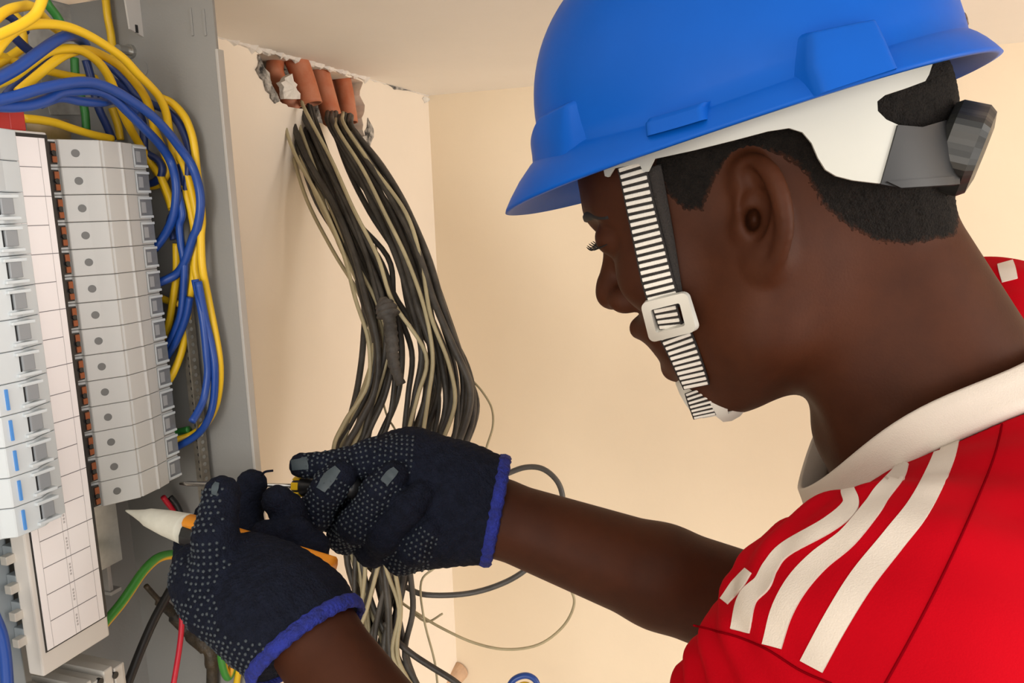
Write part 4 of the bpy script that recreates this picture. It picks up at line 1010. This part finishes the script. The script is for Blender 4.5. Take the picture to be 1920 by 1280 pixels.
# ================================================================== HARD HAT
HT = math.radians(15.2); HO = np.array([.510, YH, 1.536])
hx_ = np.array([-math.cos(HT), 0, -math.sin(HT)]); hy_ = np.array([0, -1., 0]); hz_ = np.array([-math.sin(HT), 0, math.cos(HT)])
def HW(l): l = np.atleast_2d(l); return HO + l[:, :1] * hx_ + l[:, 1:2] * hy_ + l[:, 2:3] * hz_
def plan(th):
    c, s = np.cos(th), np.sin(th); a = np.where(c > 0, .113, .117); b_ = .099; n = 2.25
    return (np.abs(c / a) ** n + np.abs(s / b_) ** n) ** (-1 / n)
HH = .122
def zj(th): return .010 + .017 * np.maximum(0, np.cos(th)) ** 2 + .004 * np.maximum(0, -np.cos(th)) ** 2
def dome(th, ph):
    r = plan(th) * (np.sin(ph) ** (2 / 2.55)); z = zj(th) + (HH - zj(th)) * np.maximum(0, np.cos(ph)) ** (2 / 2.2)
    return np.stack([r * np.cos(th), r * np.sin(th), z], -1)
hat = empty('hard_hat', HO); tag(hat, 'blue plastic hard hat with white headband and striped chin strap, on the man', 'helmet')
M_hat = mat('blue_abs', (.001, .084, .44), .42, vary=.10, vscale=14, spec=.14, bump=.03, bscale=60)
NT = 120; rows = []
th = np.arange(NT) * 2 * math.pi / NT
ph = np.linspace(.0, math.pi / 2, 26)
for q in ph[1:]: rows.append(dome(th, np.full(NT, q)))
ext = .007 + .025 * np.maximum(0, np.cos(th)) ** 2.2 + .004 * np.maximum(0, -np.cos(th)) ** 2
for t in (.12, .3, .6, .85, 1.0):
    r = plan(th) + ext * t; z = zj(th) * (1 - (t * .55 + .45 * t * t)); rows.append(np.stack([r * np.cos(th), r * np.sin(th), z], -1))
r = plan(th) + ext + .0008; rows.append(np.stack([r * np.cos(th), r * np.sin(th), np.full(NT, -.0016)], -1))
r = plan(th) + ext - .002; rows.append(np.stack([r * np.cos(th), r * np.sin(th), np.full(NT, -.0022)], -1))
for t in (.5, .0): r = plan(th) + ext * t - .003; z = zj(th) * (1 - t) - .0022; rows.append(np.stack([r * np.cos(th), r * np.sin(th), z], -1))
for q in ph[::-1][2::3]: d_ = dome(th, np.full(NT, q)); d_ = d_ * np.array([.972, .972, 1]) - np.array([0, 0, .003]); rows.append(d_)
v = [(0, 0, HH)]; 
for R_ in rows: v += [tuple(a) for a in R_]
v.append((0, 0, HH - .003)); nr = len(rows)
f = [(0, 1 + (j + 1) % NT, 1 + j) for j in range(NT)]
for i in range(nr - 1):
    for j in range(NT): k_ = (j + 1) % NT; f.append((1 + i * NT + j, 1 + i * NT + k_, 1 + (i + 1) * NT + k_, 1 + (i + 1) * NT + j))
f += [(1 + (nr - 1) * NT + j, 1 + (nr - 1) * NT + (j + 1) % NT, len(v) - 1) for j in range(NT)]
sh = mesh_obj('shell', HW(np.array(v)).tolist(), f, M_hat, hat); sh['label'] = 'glossy blue shell with short peak'
# raised lugs and slots on the shell, found where the photo shows them and mirrored to the far side
gt, gp_ = np.meshgrid(np.linspace(0, math.pi, 361), np.linspace(.2, math.pi / 2, 200), indexing='ij')
gpr = proj(HW(dome(gt.ravel(), gp_.ravel())))
def find(px, py):
    i = np.argmin((gpr[:, 0] - px) ** 2 + (gpr[:, 1] - py) ** 2); return gt.ravel()[i], gp_.ravel()[i]
def lug(corners, height, name, edge=.16, flare=0., drop=.012):
    C4 = [find(*c) for c in corners]       # top-left, top-right, bottom-right, bottom-left
    for s in (1, -1):
        n, m_ = 22, 16; v = []
        for i in range(n + 1):
            for j in range(m_ + 1):
                a, b_ = i / n, j / m_
                tt = [(1 - a) * (1 - b_) * C4[0][k_] + a * (1 - b_) * C4[1][k_] + a * b_ * C4[2][k_] + (1 - a) * b_ * C4[3][k_] for k_ in (0, 1)]
                l = dome(np.array([s * tt[0]]), np.array([tt[1]]))[0]
                nv = np.array([l[0], l[1], max(0, l[2] - .02) * .5]); nv /= np.linalg.norm(nv)
                sm = lambda x: x * x * (3 - 2 * x)
                e_ = sm(min(1, a / edge)) * sm(min(1, (1 - a) / edge)) * sm(min(1, b_ / (edge * .9)))
                v.append(l + nv * (height * (.55 + .45 * b_ + flare) * e_ - .0012 * (1 - e_)))
            v.append(np.array(v[-1]) * [1.02, 1.02, 1] - [0, 0, drop])
        f = [(i * (m_ + 2) + j, (i + 1) * (m_ + 2) + j, (i + 1) * (m_ + 2) + j + 1, i * (m_ + 2) + j + 1) for i in range(n) for j in range(m_ + 1)]
        mesh_obj(name, HW(np.array(v)).tolist(), f, M_hat, sh)
lug([(1492, 66), (1640, 36), (1672, 132), (1496, 172)], .010, 'side_lug')
lug([(1022, 212), (1082, 180), (1112, 272), (1030, 292)], .0062, 'front_lug')
lug([(1214, 222), (1338, 186), (1342, 232), (1216, 262)], .0048, 'accessory_slot', .12, .3, .006)

C4s = [find(1806, 22), find(1822, 22), find(1828, 48), find(1808, 50)]
v = []
for i in range(7):
    for j in range(7):
        a, b_ = i / 6, j / 6; tt = [(1 - a) * (1 - b_) * C4s[0][k_] + a * (1 - b_) * C4s[1][k_] + a * b_ * C4s[2][k_] + (1 - a) * b_ * C4s[3][k_] for k_ in (0, 1)]
        e_ = 1 - max(0, math.hypot(a - .5, b_ - .5) * 2 - .75 + .12 * math.sin(5 * math.atan2(b_ - .5, a - .5))) * 4
        l = dome(np.array([tt[0]]), np.array([tt[1]]))[0]; v.append(l * (1 + .006 * max(-1, min(1, e_))))
mesh_obj('scuff_mark', HW(np.array(v)).tolist(), [(i * 7 + j, i * 7 + 7 + j, i * 7 + 8 + j, i * 7 + 1 + j) for i in range(6) for j in range(6)], M_scuff, sh)
# suspension band: an oval strip round the skull under the shell
def band(p):
    L = p - HO; u, v_ = L @ hx_, L @ hy_
    k0 = np.sqrt(((u - .0005) / .1075) ** 2 + (v_ / .0875) ** 2); return (k0 - 1) * .09
M_band = mat('white_headband', (.50, .50, .455), .45, vary=.03, vscale=20)
def patch(name, poly, fn, m, parent, thick=.0016, step=9, holes=(), off=0.):
    V2, F2 = tri2d(poly, step, holes); P = cast(V2[:, 0], V2[:, 1], fn, off); return shell(name, P, F2, thick, m, parent, toward=-grad(fn, P))
hb_ = patch('headband', [(1128, 300), (1180, 250), (1500, 150), (1752, 110), (1742, 140), (1735, 152), (1700, 165), (1660, 178), (1645, 190), (1646, 208), (1662, 224), (1684, 234), (1668, 290), (1652, 344),
                   (1600, 338), (1568, 330), (1548, 318), (1534, 296), (1522, 268), (1505, 248), (1480, 240), (1440, 246), (1380, 262), (1300, 282), (1226, 298), (1214, 322), (1206, 322), (1198, 306), (1150, 316), (1140, 332), (1134, 330)], band, M_band, hat)
hb_['label'] = 'white plastic suspension band'
patch('ratchet_strap', [(1684, 234), (1730, 238), (1785, 222), (1800, 216), (1800, 345), (1740, 350), (1690, 352), (1652, 345), (1668, 290)], band, M_black, hat, .0030, 9, off=.001)
patch('ratchet_rib', [(1664, 340), (1770, 332), (1790, 330), (1790, 346), (1690, 352)], band, M_black, hat, .002, 8, off=.0022)
# hidden far half of the band
v = []; n = 40
for i in range(n + 1):
    a = .45 + (math.pi - .45) * i / n
    for z in (.002, .018):
        for o_ in (0, -.0016): v.append(HO + hx_ * (.002 + (.104 + o_) * math.cos(a)) - hy_ * (.0835 + o_) * math.sin(a) + hz_ * z)
f = []
for i in range(n):
    A, Bq = i * 4, (i + 1) * 4
    f += [(A, Bq, Bq + 2, A + 2), (A + 1, A + 3, Bq + 3, Bq + 1), (A, A + 1, Bq + 1, Bq), (A + 2, Bq + 2, Bq + 3, A + 3)]
mesh_obj('headband_far_side', v, f, M_band, hat)
# ratchet knob at the nape
kc = PA(1800, 278, YH - .030, 1); kax = np.array([.95, -.16, -.30]); kax /= np.linalg.norm(kax)
ku = np.cross(kax, [0, 1., 0]); ku /= np.linalg.norm(ku); kw = np.cross(kax, ku); v = []; n = 48
prof_k = [(-.0105, .0001), (-.010, .016), (-.009, .0195), (-.006, .0215), (.006, .0215), (.0095, .019), (.011, .012), (.0112, .0)]
for z, r in prof_k:
    for i in range(n):
        a = 2 * math.pi * i / n; rr_ = r * (1 + .06 * math.cos(6 * a)); v.append(kc + kax * z + ku * rr_ * math.cos(a) + kw * rr_ * math.sin(a))
f = [(i * n + j, i * n + (j + 1) % n, (i + 1) * n + (j + 1) % n, (i + 1) * n + j) for i in range(len(prof_k) - 1) for j in range(n)] + [tuple(range(n))]
mesh_obj('ratchet_knob', v, f, mat('knob_black', (.016, .017, .016), .38), hat, smooth=False)

# chin strap
def face_full(p):
    q = mir(p); return smin(smin(skull(q), muzzle(q), .018), chin(q), .016)
M_web = mat('dark_webbing', (.022, .018, .016), .85, bump=.5, bscale=900)
M_bar = mat('white_webbing', (.70, .665, .60), .75, bump=.3, bscale=1200)
M_buck = mat('buckle_plastic', (.60, .585, .525), .4)
def strap(px, wpx, name, off, parent, every, bars=True, barw=.9, barm=None, fn=None, face_cam=.5):
    fn = fn or (lambda p: features(mir(p)))
    C2 = spline([(x, y, w_) for (x, y), w_ in zip(px, wpx)], 12); C_ = cast(C2[:, 0], C2[:, 1], fn, off)
    for _ in range(2): C_[1:-1] = .25 * C_[:-2] + .5 * C_[1:-1] + .25 * C_[2:]
    T = np.gradient(C_, axis=0); T /= np.linalg.norm(T, axis=1)[:, None]
    N_ = grad(fn, C_) - CF * face_cam; N_ = N_ - T * (N_ * T).sum(1)[:, None]; N_ /= np.linalg.norm(N_, axis=1)[:, None]; Bn = np.cross(N_, T)
    dpt = (C_ - CAM) @ CF; W = C2[:, 2] * dpt / FPX * .5; v = []
    for i in range(len(C_)):
        for s, o_ in ((-1, 0), (1, 0), (1, -.0016), (-1, -.0016)): v.append(C_[i] + Bn[i] * W[i] * s + N_[i] * o_)
    f = [(i * 4 + j, i * 4 + (j + 1) % 4, (i + 1) * 4 + (j + 1) % 4, (i + 1) * 4 + j) for i in range(len(C_) - 1) for j in range(4)] + [(0, 1, 2, 3), tuple(len(v) - 4 + j for j in (3, 2, 1, 0))]
    o = mesh_obj(name, v, f, M_web, parent)
    if bars:
        s_ = np.concatenate([[0], np.cumsum(np.linalg.norm(np.diff(C_, axis=0), axis=1))]); tot = s_[-1]; nb_ = int(tot / every)
        for k_ in range(nb_):
            t_ = (k_ + .5) * tot / nb_; g_ = lambda A: np.array([np.interp(t_, s_, A[:, c]) for c in range(3)])
            c, T_, B_, Nn = g_(C_), g_(T), g_(Bn), g_(N_); ww = np.interp(t_, s_, W)
            MB().obox(c + Nn * .0002, (T_, B_, Nn), (every * .29, ww * barw, .0006)).build('woven_bar', barm or M_bar, o, bevel=.0003, seg=1)
    return o
strap([(1222, 312), (1232, 360), (1246, 420), (1258, 480), (1268, 540), (1275, 575)], [34, 32, 26, 22, 20, 18], 'strap_return', .0035, hat, .0040, False)
strap([(1182, 306), (1190, 340), (1203, 400), (1217, 460), (1231, 520), (1246, 572)], [54, 54, 56, 58, 60, 60], 'chin_strap', .0065, hat, .0036)
strap([(1258, 612), (1276, 650), (1292, 690), (1306, 726)], [62, 60, 56, 50], 'chin_strap', .0060, hat, .0033, face_cam=1.6)
def rrect(cx, cy, w_, h_, ang, r, n=5):
    out = []; a = math.radians(ang)
    for sx, sy, s0 in ((1, 1, 0), (-1, 1, 90), (-1, -1, 180), (1, -1, 270)):
        for k_ in range(n + 1):
            t = math.radians(s0 + 90 * k_ / n); x = sx * (w_ / 2 - r) + r * math.cos(t); y = sy * (h_ / 2 - r) + r * math.sin(t)
            out.append((cx + x * math.cos(a) - y * math.sin(a), cy + x * math.sin(a) + y * math.cos(a)))
    return out
def smoothface(p): return cap(p, PA(1240, 560, .43, 1), PA(1290, 640, .44, 1), .05, .05)
patch('buckle', rrect(1253, 595, 90, 76, -14, 12), lambda p: features(mir(p)), M_buck, hat, .0034, 7, [rrect(1252, 596, 56, 44, -14, 4)], off=.0105)
strap([(1245, 574), (1250, 590), (1258, 617)], [46, 46, 46], 'buckle_webbing', .0080, hat, .0036)
def cup(p): return ell(p, np.array([S(1350, 722)[0], YH, S(1350, 722)[2]]), (.0262, .030, .0225), rotY(-30))
cp = patch('chin_cup', [(1266, 718), (1275, 710), (1300, 714), (1340, 724), (1370, 740), (1392, 757), (1398, 768), (1388, 780), (1372, 789), (1356, 791), (1342, 780), (1318, 784), (1298, 776), (1284, 756), (1274, 738)], cup, M_buck, hat, .003, 6, [[(1364, 768), (1374, 758), (1380, 756), (1376, 768), (1366, 776)]], off=.001)
strap([(1304, 730), (1312, 752), (1322, 782)], [44, 46, 44], 'cup_webbing', .0026, hat, .0024, fn=cup, face_cam=1.2)
